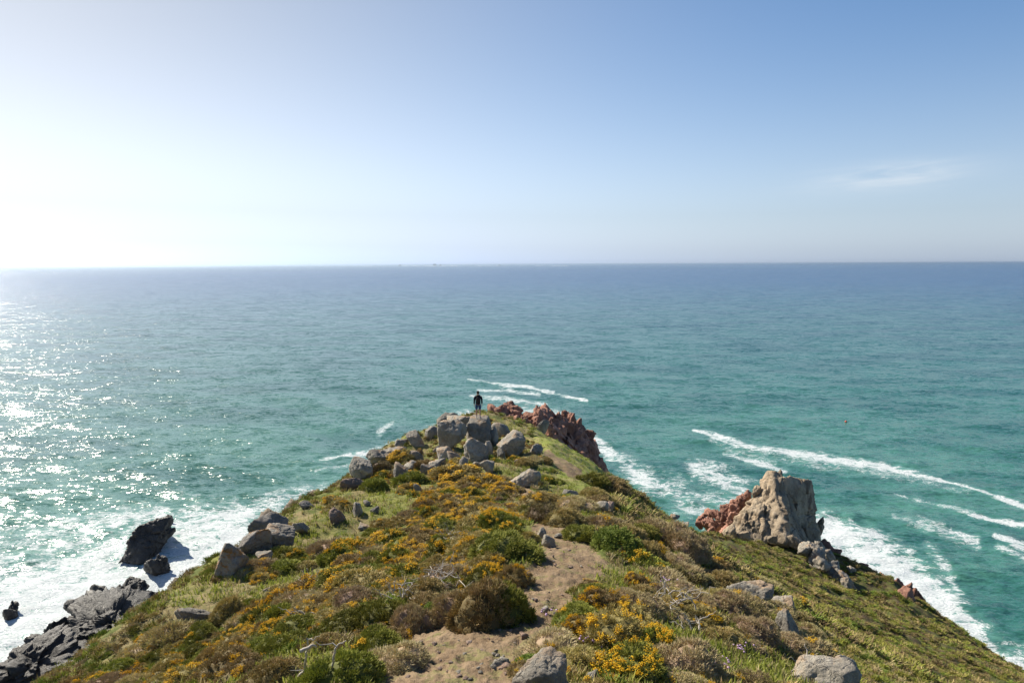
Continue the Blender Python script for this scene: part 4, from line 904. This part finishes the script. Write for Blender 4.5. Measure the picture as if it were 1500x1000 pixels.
KB(705,922,96,84,'olive','tall brownish gorse bush at the left edge of the path, nearest the big shadow')
KB(740,918,84,78,'green','dark green gorse bush overhanging the shadowed side of the path', variant=1)
KB(672,915,70,62,'brown','brown dried gorse bush left of the dark green path-side bush')
KB(712,862,66,48,'flower','gorse bush with orange-yellow flowers above the dark green path-side bush')
KB(752,862,52,50,'sparse','round gorse bush with a few yellow flowers beside the bend of the path')
KB(700,812,70,40,'sparse','dark gorse bush with scattered yellow tips left of the far path patch')
KB(745,822,90,52,'green','broad dark green gorse bush on the left rim of the far path patch', variant=0)
KB(778,800,30,26,'olive','small olive gorse bush at the far left corner of the path patch')
KB(730,778,60,40,'flower','bright yellow flowering gorse bush nearest the narrow end of the path', variant=1)
KB(690,770,70,34,'flower','bright yellow flowering gorse at the middle of the ridge', variant=0)
KB(650,780,60,30,'flower','yellow flowering gorse left of the middle of the ridge', variant=1)
KB(800,768,50,36,'heath','dark brown heather clump right of the narrow path')
KB(826,772,62,32,'olive','grey-green gorse bush right of the narrow path')
KB(790,742,60,30,'sparse','gorse bush with a yellow edge below the weathered boulder')
KB(845,752,54,30,'brown','brown gorse on the right rim of the ridge behind the path')
KB(874,736,48,26,'olive','olive gorse clump on the right rim below the grass shelf')
KB(868,712,40,22,'green','small dark gorse at the end of the grass shelf')
KB(896,722,50,28,'olive','brown-green gorse on the right skyline past the grass shelf')
KB(870,795,74,34,'green','low green gorse bordering the far right of the path patch', variant=2)
KB(905,812,82,48,'lime','bright green rounded gorse bush on the right rim of the path patch', variant=0)
KB(940,826,60,44,'sparse','green gorse with small yellow flowers right of the bright green bush')
KB(935,790,60,34,'green','dark green gorse behind the bright green bush')
KB(975,800,80,50,'brown','pale brown dried gorse bush standing highest on the right rim')
KB(1008,818,60,50,'brown','pale brown dried gorse bush at the outer end of the right rim')
KB(985,838,60,34,'brown','low brown gorse between the right rim and the flowering bushes')
KB(880,905,74,54,'flower','yellow flowering gorse bush on the right edge of the path', variant=2)
KB(850,940,60,44,'flower','flowering gorse with orange tips hanging over the right path edge', variant=0)
KB(935,905,70,46,'brown','brown gorse bush behind the flowering bushes right of the path')
KB(900,960,96,70,'flower','large yellow flowering gorse bush in the foreground right of the path', variant=2)
KB(960,965,84,66,'flower','flowering gorse at the right of the large foreground bush', variant=3)
KB(930,1010,110,70,'flower','lowest yellow flowering gorse bush at the bottom edge', variant=1)
KB(1010,1000,100,70,'brown','dark brown gorse bush at the bottom edge right of the flowering gorse')
KB(932,862,34,30,'flower','small bright yellow gorse dome between brown bushes on the right', variant=0)
KB(996,880,60,30,'brown','low greyish gorse with bare twigs on the right of the ridge')
KB(1035,900,60,36,'brown','brown gorse on the outer right slope above the slabs')
KB(1070,905,60,46,'brown','tan spiky gorse left of the long pale slab')
KB(1110,945,74,48,'brown','tan gorse bush left of the smooth blue-grey boulder')
KB(1060,870,60,30,'olive','olive gorse above the long pale slab')
KB(1045,845,46,26,'heath','dark rusty heather clump on the shaded right rim')
KB(1145,915,40,12,'heath','rusty moss-brown clump between the grey stones on the right flank')
KB(772,990,56,34,'lime','small leafy green shrub against the jagged rock beside the path', variant=0)
KB(480,1020,130,90,'green','large dark green bush at the bottom left behind the bare white branches', variant=2)
KB(400,1015,90,56,'olive','olive gorse at the bottom edge left of the large dark bush')
KB(550,975,84,60,'green','dark green bush right of the bare white branches', variant=1)
KB(560,925,80,60,'green','dark green gorse bush with a brown crown above the shadow', variant=0)
KB(600,930,56,60,'brown','brown gorse bush leaning toward the shadowed path')
KB(575,985,90,50,'brown','low brown gorse fringe over the shadow at the bottom')
KB(520,895,70,40,'brown','pinkish brown gorse left of the dark bush with brown crown')
KB(620,880,60,36,'olive','olive gorse below the tangle of bare twigs')
KB(405,932,60,34,'flower','bright yellow gorse clump on the lower left slope', variant=1)
KB(452,895,60,34,'brown','brown heather-like gorse above the bright yellow clump')
KB(332,912,48,36,'olive','round dark olive gorse dome on the lower left slope')
KB(290,945,50,30,'green','dark green gorse among orange flowers at the lower left')
KB(345,1000,70,40,'sparse','green gorse near the bottom edge of the left slope')
KB(640,912,56,34,'lime','bright green leafy clump at the foot of the brown gorse')
KB(655,850,56,30,'brown','brown gorse beside the tangled bare twigs')
KB(495,750,34,18,'sparse','dark gorse with orange flowers on the left brow')
KB(482,738,26,13,'flower','yellow-dotted gorse at the left skyline')
KB(555,692,34,20,'heath','dark brown heather right of the square-edged block')
KB(545,722,40,24,'green','round dark gorse in bright grass on the left brow')
KB(585,675,34,18,'flower','small orange-flowered gorse between the brow rocks')
KB(600,712,44,26,'green','dark gorse between the split rock and the pale boulder')
KB(665,702,60,26,'sparse','olive gorse directly below the summit boulders')
KB(705,716,60,26,'flower','orange-tipped gorse below the summit cluster, beside the boulder')
print('key bushes', len(BUSH))

# the gorse carpet: individual mounds over the ridge
def zone(px, py, r):
    """kind of scrub growing at a place, from the patches seen on the slope"""
    n = float(noise3(px * 0.012, py * 0.022, 1.0)) + r.uniform(-0.25, 0.25)
    m = float(noise3(px * 0.02 + 9, py * 0.035, 5.0)) + r.uniform(-0.2, 0.2)
    if px < 560 and py > 770:
        if n > 0.22: return 'flower'
        if m > 0.18: return 'green'
        if m < -0.34: return 'brown'
        return r.choice(['sparse', 'sparse', 'olive', 'green'])
    if px < 760 and py < 850:
        if n > 0.16: return 'flower'
        if m > 0.15: return 'sparse'
        if m < -0.3: return 'brown'
        return r.choice(['olive', 'sparse', 'sparse'])
    if px < 760:
        return 'brown' if m < -0.12 else r.choice(['green', 'olive', 'sparse', 'lime'])
    if px > 980: return r.choice(['brown', 'brown', 'olive', 'heath']) if n < 0.3 else 'sparse'
    return r.choice(['olive', 'brown', 'sparse', 'green'])
FOOTA = np.array(FOOT)
def blocked(x, y, r):
    d = np.hypot(FOOTA[:, 0] - x, FOOTA[:, 1] - y)
    return (d < FOOTA[:, 2] * 0.85 + r * 0.5).any()
LBL = {'flower': 'low yellow-flowered gorse mound in the', 'sparse': 'low gorse mound with a few yellow flowers in the', 'green': 'low dark green gorse mound in the', 'olive': 'low olive-green gorse mound in the', 'brown': 'low brown dried gorse mound in the', 'heath': 'low dark heather clump in the', 'lime': 'low bright green shrub in the'}
LAND = [(662,638,'the perched round boulder'),(766,700,'the weathered path-side boulder'),(625,690,'the lone pale boulder'),(588,690,'the split tan rock'),(528,688,'the square-edged block'),
 (524,745,'the leaning pointed stone'),(495,755,'the pink rock shelf'),(538,772,'the thin flat slope stone'),(440,775,'the striated brow rock'),(333,822,'the lowest lichened boulder'),(369,797,'the middle lichened boulder'),
 (402,786,'the cracked brow slab'),(278,905,'the flat gorse-slope outcrop'),(395,868,'the small flat grass stone'),(878,742,'the ridge-edge grey rock'),(1105,880,'the long pale slab'),(1158,925,'the blue-grey flank boulder'),
 (792,990,'the jagged path rock'),(804,792,'the pointed path stone'),(650,855,'the middle twig tangle'),(585,878,'the bleached branch tangle'),(985,895,'the grey branch tangle'),(460,858,'the left slope twigs'),
 (660,792,'the small mid-gorse twigs'),(440,912,'the thin lower twigs'),(450,960,'the cross-shaped branch'),(490,960,'the slender curved branch'),(611,716,'the small upright slope stone'),(835,724,'the pale heather stones'),
 (697,662,'the speckled summit boulder'),(748,655,'the right summit boulder'),(780,745,'the narrow path end'),(840,830,'the far path patch'),(700,940,'the foreground path'),(1240,965,'the pale-topped flank boulder'),(332,885,'the round olive dome'),(405,915,'the bright yellow clump')]
USED_L = set(); NB = []
BRW = [(60,1005),(80,1000),(240,896),(330,842),(420,772),(500,716),(570,668),(640,640),(660,600)]
def brow(px): return np.interp(px, [q[0] for q in BRW], [q[1] for q in BRW])
def where_label(px, py, adj):
    near = sorted(LAND, key=lambda q: (q[0] - px) ** 2 + (1.4 * (q[1] - py)) ** 2)[:6]
    def rel(q):
        dx, dy = px - q[0], (py - q[1]) * 1.4
        if abs(dx) > 2.2 * abs(dy): return 'left of' if dx < 0 else 'right of'
        if abs(dy) > 2.2 * abs(dx): return 'above' if dy < 0 else 'below'
        return ('above and ' if dy < 0 else 'below and ') + ('left of' if dx < 0 else 'right of')
    for j, q in enumerate(near):
        l = '%s %s %s' % (adj, rel(q), q[2])
        if l not in USED_L: USED_L.add(l); return l
        if j == 0:
            for q2 in near[1:5]:
                l = '%s between %s and %s' % (adj, q[2], q2[2])
                if ((q[0] - px) * (q2[0] - px) < 0) and l not in USED_L and len(l.split()) <= 16: USED_L.add(l); return l
    return None
ADJ = {'flower': 'yellow-flowered gorse mound', 'sparse': 'gorse mound with few flowers', 'green': 'dark green gorse mound', 'olive': 'olive-green gorse mound', 'brown': 'brown dried gorse mound', 'heath': 'dark heather clump', 'lime': 'bright green shrub'}
rz = random.Random(21); placed = list(BUSH); tries = 0; nb = 0
while nb < 225 and tries < 60000:
    tries += 1
    px = rz.uniform(60, 1190); py = rz.uniform(672, 1010)
    g = None
    r_ = ray(px, py)
    if tries % 1 == 0: g = ground_hit(px, py, 6.5, 50)
    if g is None: continue
    x, y, z = g
    if y > 46 or (px > 900 and y > 22) or (px > 800 and y > 30): continue
    if rz.random() > min(1.0, (y / 16) ** 1.2) and y < 16: continue
    size = rz.uniform(0.6, 1.25) * (0.9 if y > 12 else 0.75)
    if px < 640 and py - size * 0.62 * 1000 / y < brow(px) - 3: continue
    pm, lu = masks(np.array([x]), np.array([y]), np.array([z])); 
    if pm[0] > 0.15 or lu[0] > 0.3: continue
    if float(noise3(x * 0.28, y * 0.28, 7.7)) > 0.36: continue      # grassy gaps
    if any((x - a) ** 2 + (y - b) ** 2 < ((size * 0.5 + c) * 0.60) ** 2 for a, b, c in placed): continue
    if blocked(x, y, size * 0.5): continue
    kd = zone(px, py, rz)
    side = 'left slope carpet' if px < 560 else ('carpet along the ridge' if px < 800 else 'scrub on the right rim')
    put_bush((x, y, z - 0.06), kd, size * 1.15, size * rz.uniform(0.75, 1.05), where_label(px, py, ADJ[kd]) or where_label(px, py, ('low ' if size < 0.85 else 'broad ') + ADJ[kd]) or LBL[kd] + ' ' + side, LBL[kd].replace(' in the', '') + ' - ' + side)
    placed.append((x, y, size * 0.5)); nb += 1
print('bushes', len(BUSH), 'tries', tries)

# uncountable growth: instanced on points
def gn_scatter(name, pts, scl, rot, protos, label, cat):
    me = bpy.data.meshes.new(name); me.vertices.add(len(pts)); me.vertices.foreach_set('co', np.asarray(pts, np.float32).ravel())
    a = me.attributes.new('scl', 'FLOAT_VECTOR', 'POINT'); a.data.foreach_set('vector', np.asarray(scl, np.float32).ravel())
    a = me.attributes.new('rotv', 'FLOAT_VECTOR', 'POINT'); a.data.foreach_set('vector', np.asarray(rot, np.float32).ravel())
    a = me.attributes.new('pick', 'INT', 'POINT'); a.data.foreach_set('value', np.random.RandomState(4).randint(0, len(protos), len(pts)).astype(np.int32))
    col = bpy.data.collections.new(name + '_shapes')
    for i, m in enumerate(protos):
        po = bpy.data.objects.new('%s_shape_%d' % (name, i), m); col.objects.link(po)
    ng = bpy.data.node_groups.new(name, 'GeometryNodeTree')
    ng.interface.new_socket('Geometry', in_out='INPUT', socket_type='NodeSocketGeometry'); ng.interface.new_socket('Geometry', in_out='OUTPUT', socket_type='NodeSocketGeometry')
    gi = ng.nodes.new('NodeGroupInput'); go = ng.nodes.new('NodeGroupOutput')
    ip = ng.nodes.new('GeometryNodeInstanceOnPoints'); ci = ng.nodes.new('GeometryNodeCollectionInfo')
    ci.inputs['Collection'].default_value = col; ci.inputs['Separate Children'].default_value = True; ci.inputs['Reset Children'].default_value = True
    def na(nm, ty):
        n = ng.nodes.new('GeometryNodeInputNamedAttribute'); n.data_type = ty; n.inputs['Name'].default_value = nm; return n.outputs['Attribute']
    L = ng.links.new; L(gi.outputs[0], ip.inputs['Points']); L(ci.outputs[0], ip.inputs['Instance']); ip.inputs['Pick Instance'].default_value = True
    L(na('pick', 'INT'), ip.inputs['Instance Index']); L(na('rotv', 'FLOAT_VECTOR'), ip.inputs['Rotation']); L(na('scl', 'FLOAT_VECTOR'), ip.inputs['Scale'])
    L(ip.outputs[0], go.inputs[0])
    o = link(name, me); md = o.modifiers.new('scatter', 'NODES'); md.node_group = ng
    tag(o, label, cat, kind='stuff'); return o
def tuft(seed, n=16, h=0.13, w=0.010, spread=0.07, lean=0.5):
    r = np.random.RandomState(seed); b = r.normal(size=(n, 3)) * spread; b[:, 2] = 0
    a = r.rand(n) * 6.283; d = np.stack([np.cos(a), np.sin(a), 0 * a], 1); s = np.stack([-np.sin(a), np.cos(a), 0 * a], 1)
    hh = h * r.uniform(0.6, 1.3, n)[:, None]; ln = lean * r.uniform(0.2, 1.2, n)[:, None]; up = np.array([0, 0, 1.0])
    ww = w * r.uniform(0.7, 1.3, n)[:, None]
    p0, p1 = b - s * ww, b + s * ww; m = b + up * hh * 0.6 + d * hh * ln * 0.35; m0, m1 = m - s * ww * 0.7, m + s * ww * 0.7; tp = b + up * hh * (1 - ln * 0.3) + d * hh * ln
    V = np.stack([p0, p1, m0, m1, tp], 1).reshape(-1, 3); k = np.arange(n)[:, None] * 5
    F = np.concatenate([k + [0, 1, 3], k + [0, 3, 2], k + [2, 3, 4]], 1).reshape(-1, 3)
    return mesh_from('grass_tuft', V, F, [M_GRASS], False, {'tint': np.repeat(r.rand(n), 5)})
def mini(seed, mat, n=120, L=0.11, wd=0.012, fl=0):
    r = np.random.RandomState(seed); d = rnd_unit(r, n); d[:, 2] = np.abs(d[:, 2]) + 0.35; d /= np.linalg.norm(d, axis=1)[:, None]
    b = rnd_unit(r, n) * 0.16 * r.rand(n, 1); b[:, 2] = np.abs(b[:, 2]) * 0.4
    V, F, tip = spikes(r, b + d * 0.1, d, L * r.uniform(0.6, 1.3, n), wd * r.uniform(0.7, 1.3, n))
    return mesh_from('scrub_tuft', V, F, [mat], False, {'tint': np.repeat(r.rand(n), 4), 'tip': tip})
rs = np.random.RandomState(99)
# candidates over the land in front of the viewer, drawn evenly in the terrain grid (denser near by)
def land_points(n, dmin, dmax, a0=-58, a1=58, power=1.0, seed=1):
    r = np.random.RandomState(seed); d = dmin * (dmax / dmin) ** (r.rand(n) ** power); a = np.radians(r.uniform(a0, a1, n))
    x, y = np.sin(a) * d, np.cos(a) * d
    h, b, cl, pa, lu, sl = hgt(x, y, full=True)
    return x, y, h, cl, pa, lu, sl
def rots(n, r, tilt=0.25): return np.stack([r.normal(size=n) * tilt, r.normal(size=n) * tilt, r.rand(n) * 6.283], 1)
x, y, h, cl, pa, lu, sl = land_points(36000, 3.0, 60, seed=31)
px, py = project(x, y, h)
dg_ = noise3(x * 0.28, y * 0.28, 7.7)
gpos = np.clip(0.15 + 1.8 * dg_ + 0.35 * noise3(x * 1.7, y * 1.7, 2.0), 0.12, 1)
ok = (cl < 0.35) & (pa + noise3(x * 3, y * 3, 1) * 0.25 < 0.30) & (h > 8) & (rs.rand(len(x)) < np.maximum(gpos, lu))
ok |= (pa > 0.3) & (noise3(x * 1.8, y * 1.8, 6.0) > 0.33) & (rs.rand(len(x)) < 0.5)
k = np.where(ok)[0]; sc_ = rs.uniform(0.55, 1.25, len(k)) * (0.75 + 0.02 * np.minimum(y[k], 40)) * np.where(lu[k] > 0.3, 0.55, 1) * np.where(pa[k] > 0.3, 0.4, 1)
gn_scatter('grass', np.stack([x[k], y[k], h[k] - 0.01], 1), np.stack([sc_] * 3, 1), rots(len(k), rs, 0.15), [tuft(s_) for s_ in range(5)], 'grass growing between the gorse and along the path', 'grass')
print('grass', len(k))
x, y, h, cl, pa, lu, sl = land_points(5200, 6, 48, seed=35)
px, py = project(x, y, h)
ok = (cl < 0.3) & (pa < 0.12) & (lu < 0.25) & (noise3(x * 0.28, y * 0.28, 7.7) < 0.30) & ~((px > 900) & (y > 22)) & ~((px > 800) & (y > 31)) & (px < 1150)
ok &= ~((px < 640) & (py - 0.33 * 1000 / y < brow(px)))
for fx_, fy_, fr_ in FOOT: ok &= np.hypot(x - fx_, y - fy_) > fr_ * 0.8
k = np.where(ok)[0]; sc_ = rs.uniform(0.28, 0.62, len(k)) * np.where(y[k] < 12, 0.65, 1.0)
P_ = np.stack([x[k], y[k], h[k] - 0.04], 1); S_3 = np.stack([sc_, sc_, sc_ * 1.05], 1); R_3 = rots(len(k), rs, 0.15)
CP = [bush(51, ML_OLIVE, nl=9, clumps=110, per=20, flowers=0.22), bush(52, ML_GREEN, nl=9, clumps=110, per=20, flowers=0.05), bush(53, ML_BROWN, nl=9, clumps=110, per=20, L=0.09, wd=0.009, flowers=0.02), bush(54, ML_OLIVE, nl=9, clumps=110, per=20, flowers=0.04), bush(55, ML_OLIVE, nl=9, clumps=110, per=20, flowers=0.12)]
gn_scatter('gorse_carpet', P_, S_3, R_3, [q[0] for q in CP], 'close mat of small gorse and heather growth filling the ridge between the mounds', 'gorse')
gn_scatter('gorse_blossom', P_, S_3, R_3, [q[1] for q in CP], 'yellow blossom scattered through the close mat of small gorse', 'blossom')
print('carpet', len(k))
x, y, h, cl, pa, lu, sl = land_points(34000, 3.5, 50, seed=32)
px, py = project(x, y, h)
ok = (cl < 0.3) & (pa < 0.15) & (lu < 0.3) & (noise3(x * 0.28, y * 0.28, 7.7) < 0.32) & ((px < 1150) | (y < 24)) & (rs.rand(len(x)) < 0.8)
ok &= ~((px > 900) & (y > 26)) & ~((px > 800) & (y > 33))
k = np.where(ok)[0]; sc_ = rs.uniform(0.5, 1.15, len(k)) * (0.7 + 0.012 * y[k])
gn_scatter('low_scrub', np.stack([x[k], y[k], h[k] - 0.02], 1), np.stack([sc_, sc_, sc_ * 0.8], 1), rots(len(k), rs),
           [mini(1, ML_OLIVE), mini(2, ML_BROWN), mini(3, ML_OLIVE), mini(4, ML_GREEN), mini(5, ML_LIME), mini(6, ML_GREEN)], 'low tangled heather and gorse sprigs covering the ground between bushes', 'scrub')
print('scrub', len(k))
x, y, h, cl, pa, lu, sl = land_points(90000, 16, 115, a0=2, a1=58, power=0.7, seed=33)
px, py = project(x, y, h)
ok = (cl < 0.4) & (lu < 0.2) & (h > 5) & (((px > 900) & (y > 20)) | ((px > 800) & (y > 33))) & (noise3(x * 0.35, y * 0.35, 3.1) + rs.rand(len(x)) * 0.5 < 0.45)
k = np.where(ok)[0]; sc_ = rs.uniform(0.6, 1.5, len(k)) * np.where(noise3(x[k] * 0.22, y[k] * 0.4, 9.0) > 0.05, 1.7, 0.8)
gn_scatter('hillside_heather', np.stack([x[k], y[k], h[k] - 0.03], 1), np.stack([sc_, sc_, sc_ * 0.6], 1), rots(len(k), rs),
           [mini(11, ML_HEATH, 130, 0.09, 0.013), mini(12, ML_OLIVE, 130, 0.09, 0.013), mini(13, ML_GREEN, 130, 0.09, 0.013), mini(14, ML_LIME, 130, 0.08, 0.013), mini(15, ML_HEATH, 130, 0.09, 0.013), mini(16, ML_GREEN, 130, 0.09, 0.013)], 'low heather and grass tussocks covering the right hillside', 'heather')
print('heather', len(k))

# ------------------------------------------------------------------ bare bleached branches
def tube_mesh(name, paths, mat, seg=6):
    V, F = [], []
    for pts, r0, r1 in paths:
        pts = np.array(pts, float); n = len(pts)
        for i in range(n):
            tg = pts[min(i + 1, n - 1)] - pts[max(i - 1, 0)]; tg /= np.linalg.norm(tg) + 1e-9
            a = np.cross(tg, [0.3, 0.9, 0.1]); a /= np.linalg.norm(a); b = np.cross(tg, a); rr_ = r0 + (r1 - r0) * i / (n - 1)
            for s_ in range(seg):
                an = 6.2832 * s_ / seg; V.append(pts[i] + (a * math.cos(an) + b * math.sin(an)) * rr_)
            if i:
                o = len(V) - 2 * seg
                for s_ in range(seg): F.append((o + s_, o + (s_ + 1) % seg, o + seg + (s_ + 1) % seg, o + seg + s_))
    return mesh_from(name, V, F, [mat], True)
def wig(p, q, n, r, amp):
    p, q = np.array(p, float), np.array(q, float); L = np.linalg.norm(q - p); out = []
    for i in range(n + 1):
        w = p + (q - p) * i / n; e = math.sin(math.pi * i / n) if i not in (0, n) else 0
        out.append(w + r.normal(size=3) * amp * L * (1 if 0 < i < n else 0))
    return out
def dead_branch(base_px, pts_px, r0, label, twigs=3, lift=0.0, seed=1):
    """a bleached branch: photo points at the depth of its foot"""
    r = np.random.RandomState(seed); g = ground_hit(*base_px); d = g[1]
    P3 = [at(px, py, d + dz) for px, py, dz in pts_px]
    path = []
    for a, b in zip(P3[:-1], P3[1:]): path += wig(a, b, 4, r, 0.03)[:-1]
    path.append(P3[-1]); root = empty('dead_branch', tuple(g)); tag(root, label, 'branch')
    o = np.array(g); link('stem', tube_mesh('stem', [([q - o for q in path], r0, r0 * 0.45)], M_WOOD), root)
    for k in range(twigs):
        i = r.randint(len(path) // 3, len(path) - 1); q = path[i] - o; dirv = r.normal(size=3); dirv[1] *= 0.4; dirv[2] = abs(dirv[2]) * 0.8; dirv /= np.linalg.norm(dirv)
        ln = r.uniform(0.10, 0.28) * d / 8
        link('twig', tube_mesh('twig', [(wig(q, q + dirv * ln, 4, r, 0.10), r0 * 0.5, r0 * 0.15)], M_WOOD), root)
dead_branch((432,1000),[(418,1003,-0.1),(432,994,-0.1),(447,982,-0.2),(449,960,-0.25),(451,945,-0.3),(450,934,-0.3)],0.020,'bleached branch bent like a cross standing out of the large dark bush at bottom left',2,seed=3)
dead_branch((450,1000),[(440,953,-0.45),(450,949,-0.45),(458,944,-0.45),(463,947,-0.4)],0.026,'short thick bleached snag crossing the upright branch at bottom left',0,seed=4)
dead_branch((483,1005),[(483,1003,-0.3),(487,983,-0.35),(488,965,-0.4),(491,950,-0.4),(496,943,-0.4),(507,938,-0.4)],0.017,'slender curved pale branch right of the cross-shaped one',1,seed=5)
def twig_tangle(px, py, w, h, label, n=14, seed=1, name='twig_tangle'):
    r = np.random.RandomState(seed); g = ground_hit(px, py); k = g[1] / 1000; root = empty(name, tuple(g)); tag(root, label, 'branches')
    for i in range(n):
        a = np.array([r.uniform(-0.4, 0.4) * w * k, r.uniform(-0.3, 0.3) * w * k, r.uniform(0.0, 0.3) * h * k + 0.12])
        dv = np.array([r.normal(), r.normal() * 0.5, abs(r.normal()) * 0.7]); dv /= np.linalg.norm(dv); ln = r.uniform(0.3, 0.6) * w * k
        pts = wig(a, a + dv * ln, 5, r, 0.07); r0 = r.uniform(0.006, 0.013)
        link('branch', tube_mesh('branch', [(pts, r0, r0 * 0.35)], M_WOOD, 5), root)
twig_tangle(650,862,70,40,'tangle of bare pale twigs in the middle of the ridge left of the path',22,7)
twig_tangle(585,882,60,36,'tangle of bleached branches over green leaves left of centre',18,8)
twig_tangle(985,900,80,40,'tangle of bare grey branches on the right of the ridge',20,9)
twig_tangle(1010,935,50,50,'bare upright twigs below the grey branch tangle on the right',10,10)
twig_tangle(460,860,50,26,'bleached twigs scattered on the left slope',12,11)
twig_tangle(660,795,40,24,'small bare twigs among yellow gorse in the middle',10,12)
twig_tangle(440,915,40,40,'thin bare twigs beside the bright yellow gorse at lower left',8,13)
twig_tangle(1185,985,50,40,'dry bent stems at the bottom right of the flank',7,14)
twig_tangle(612,708,16,14,'tiny bare twig clump near the pale boulder left of the summit',6,15)

# ------------------------------------------------------------------ pink thrift in flower
t = NT('thrift_pink'); M_THRIFT = t.done(t.bsdf((0.50, 0.33, 0.50), 0.7))
def thrift(px, py, label, n=14, seed=1):
    r = np.random.RandomState(seed); g = ground_hit(px, py); root = empty('thrift_plant', tuple(g)); tag(root, label, 'flowers')
    iv, fc = ico(1); V, F = [], []; st = []
    for i in range(n):
        c = np.array([r.normal() * 0.09, r.normal() * 0.09, r.uniform(0.10, 0.20)])
        V.append(c + iv * r.uniform(0.012, 0.02)); F.append(fc + i * len(iv)); st.append(([[c[0] * 0.6, c[1] * 0.6, -0.02], (c * np.array([0.9, 0.9, 0.6])).tolist(), c.tolist()], 0.0025, 0.002))
    link('flower_heads', mesh_from('flower_heads', np.concatenate(V), np.concatenate(F), [M_THRIFT], False), root)['kind'] = 'stuff'
    link('stems', tube_mesh('stems', st, M_GRASS, 4), root)['kind'] = 'stuff'
thrift(1046,986,'pink thrift flowers in shaded grass nearest the bottom edge',16,1)
thrift(1068,990,'pink thrift flowers right of the lowest clump in the shaded grass',12,2)
thrift(1090,958,'pink thrift flowers on the shaded right slope, uppermost clump',12,3)
thrift(862,958,'pale pink thrift at the foot of the large flowering gorse',12,4)
thrift(808,908,'pale pink thrift at the edge of the path',10,5)
thrift(976,862,'faint pink thrift among brown gorse on the right rim',12,6)

# ------------------------------------------------------------------ sea haze
bm = bmesh.new(); bmesh.ops.create_cube(bm, size=1.0); me = bpy.data.meshes.new('haze'); bm.to_mesh(me); bm.free()
haze = link('haze', me, None, (0, 0, 14.0)); haze.scale = (240000, 240000, 76)
t = NT('haze_air'); pv = t.n('VolumePrincipled'); pv.inputs['Color'].default_value = (0.72, 0.86, 1.0, 1); pv.inputs['Density'].default_value = 5.0e-5; pv.inputs['Anisotropy'].default_value = 0.788
t.t.links.new(pv.outputs[0], t.out.inputs['Volume']); me.materials.append(t.m)
tag(haze, 'thin pale sea haze fading the far water', kind='stuff')
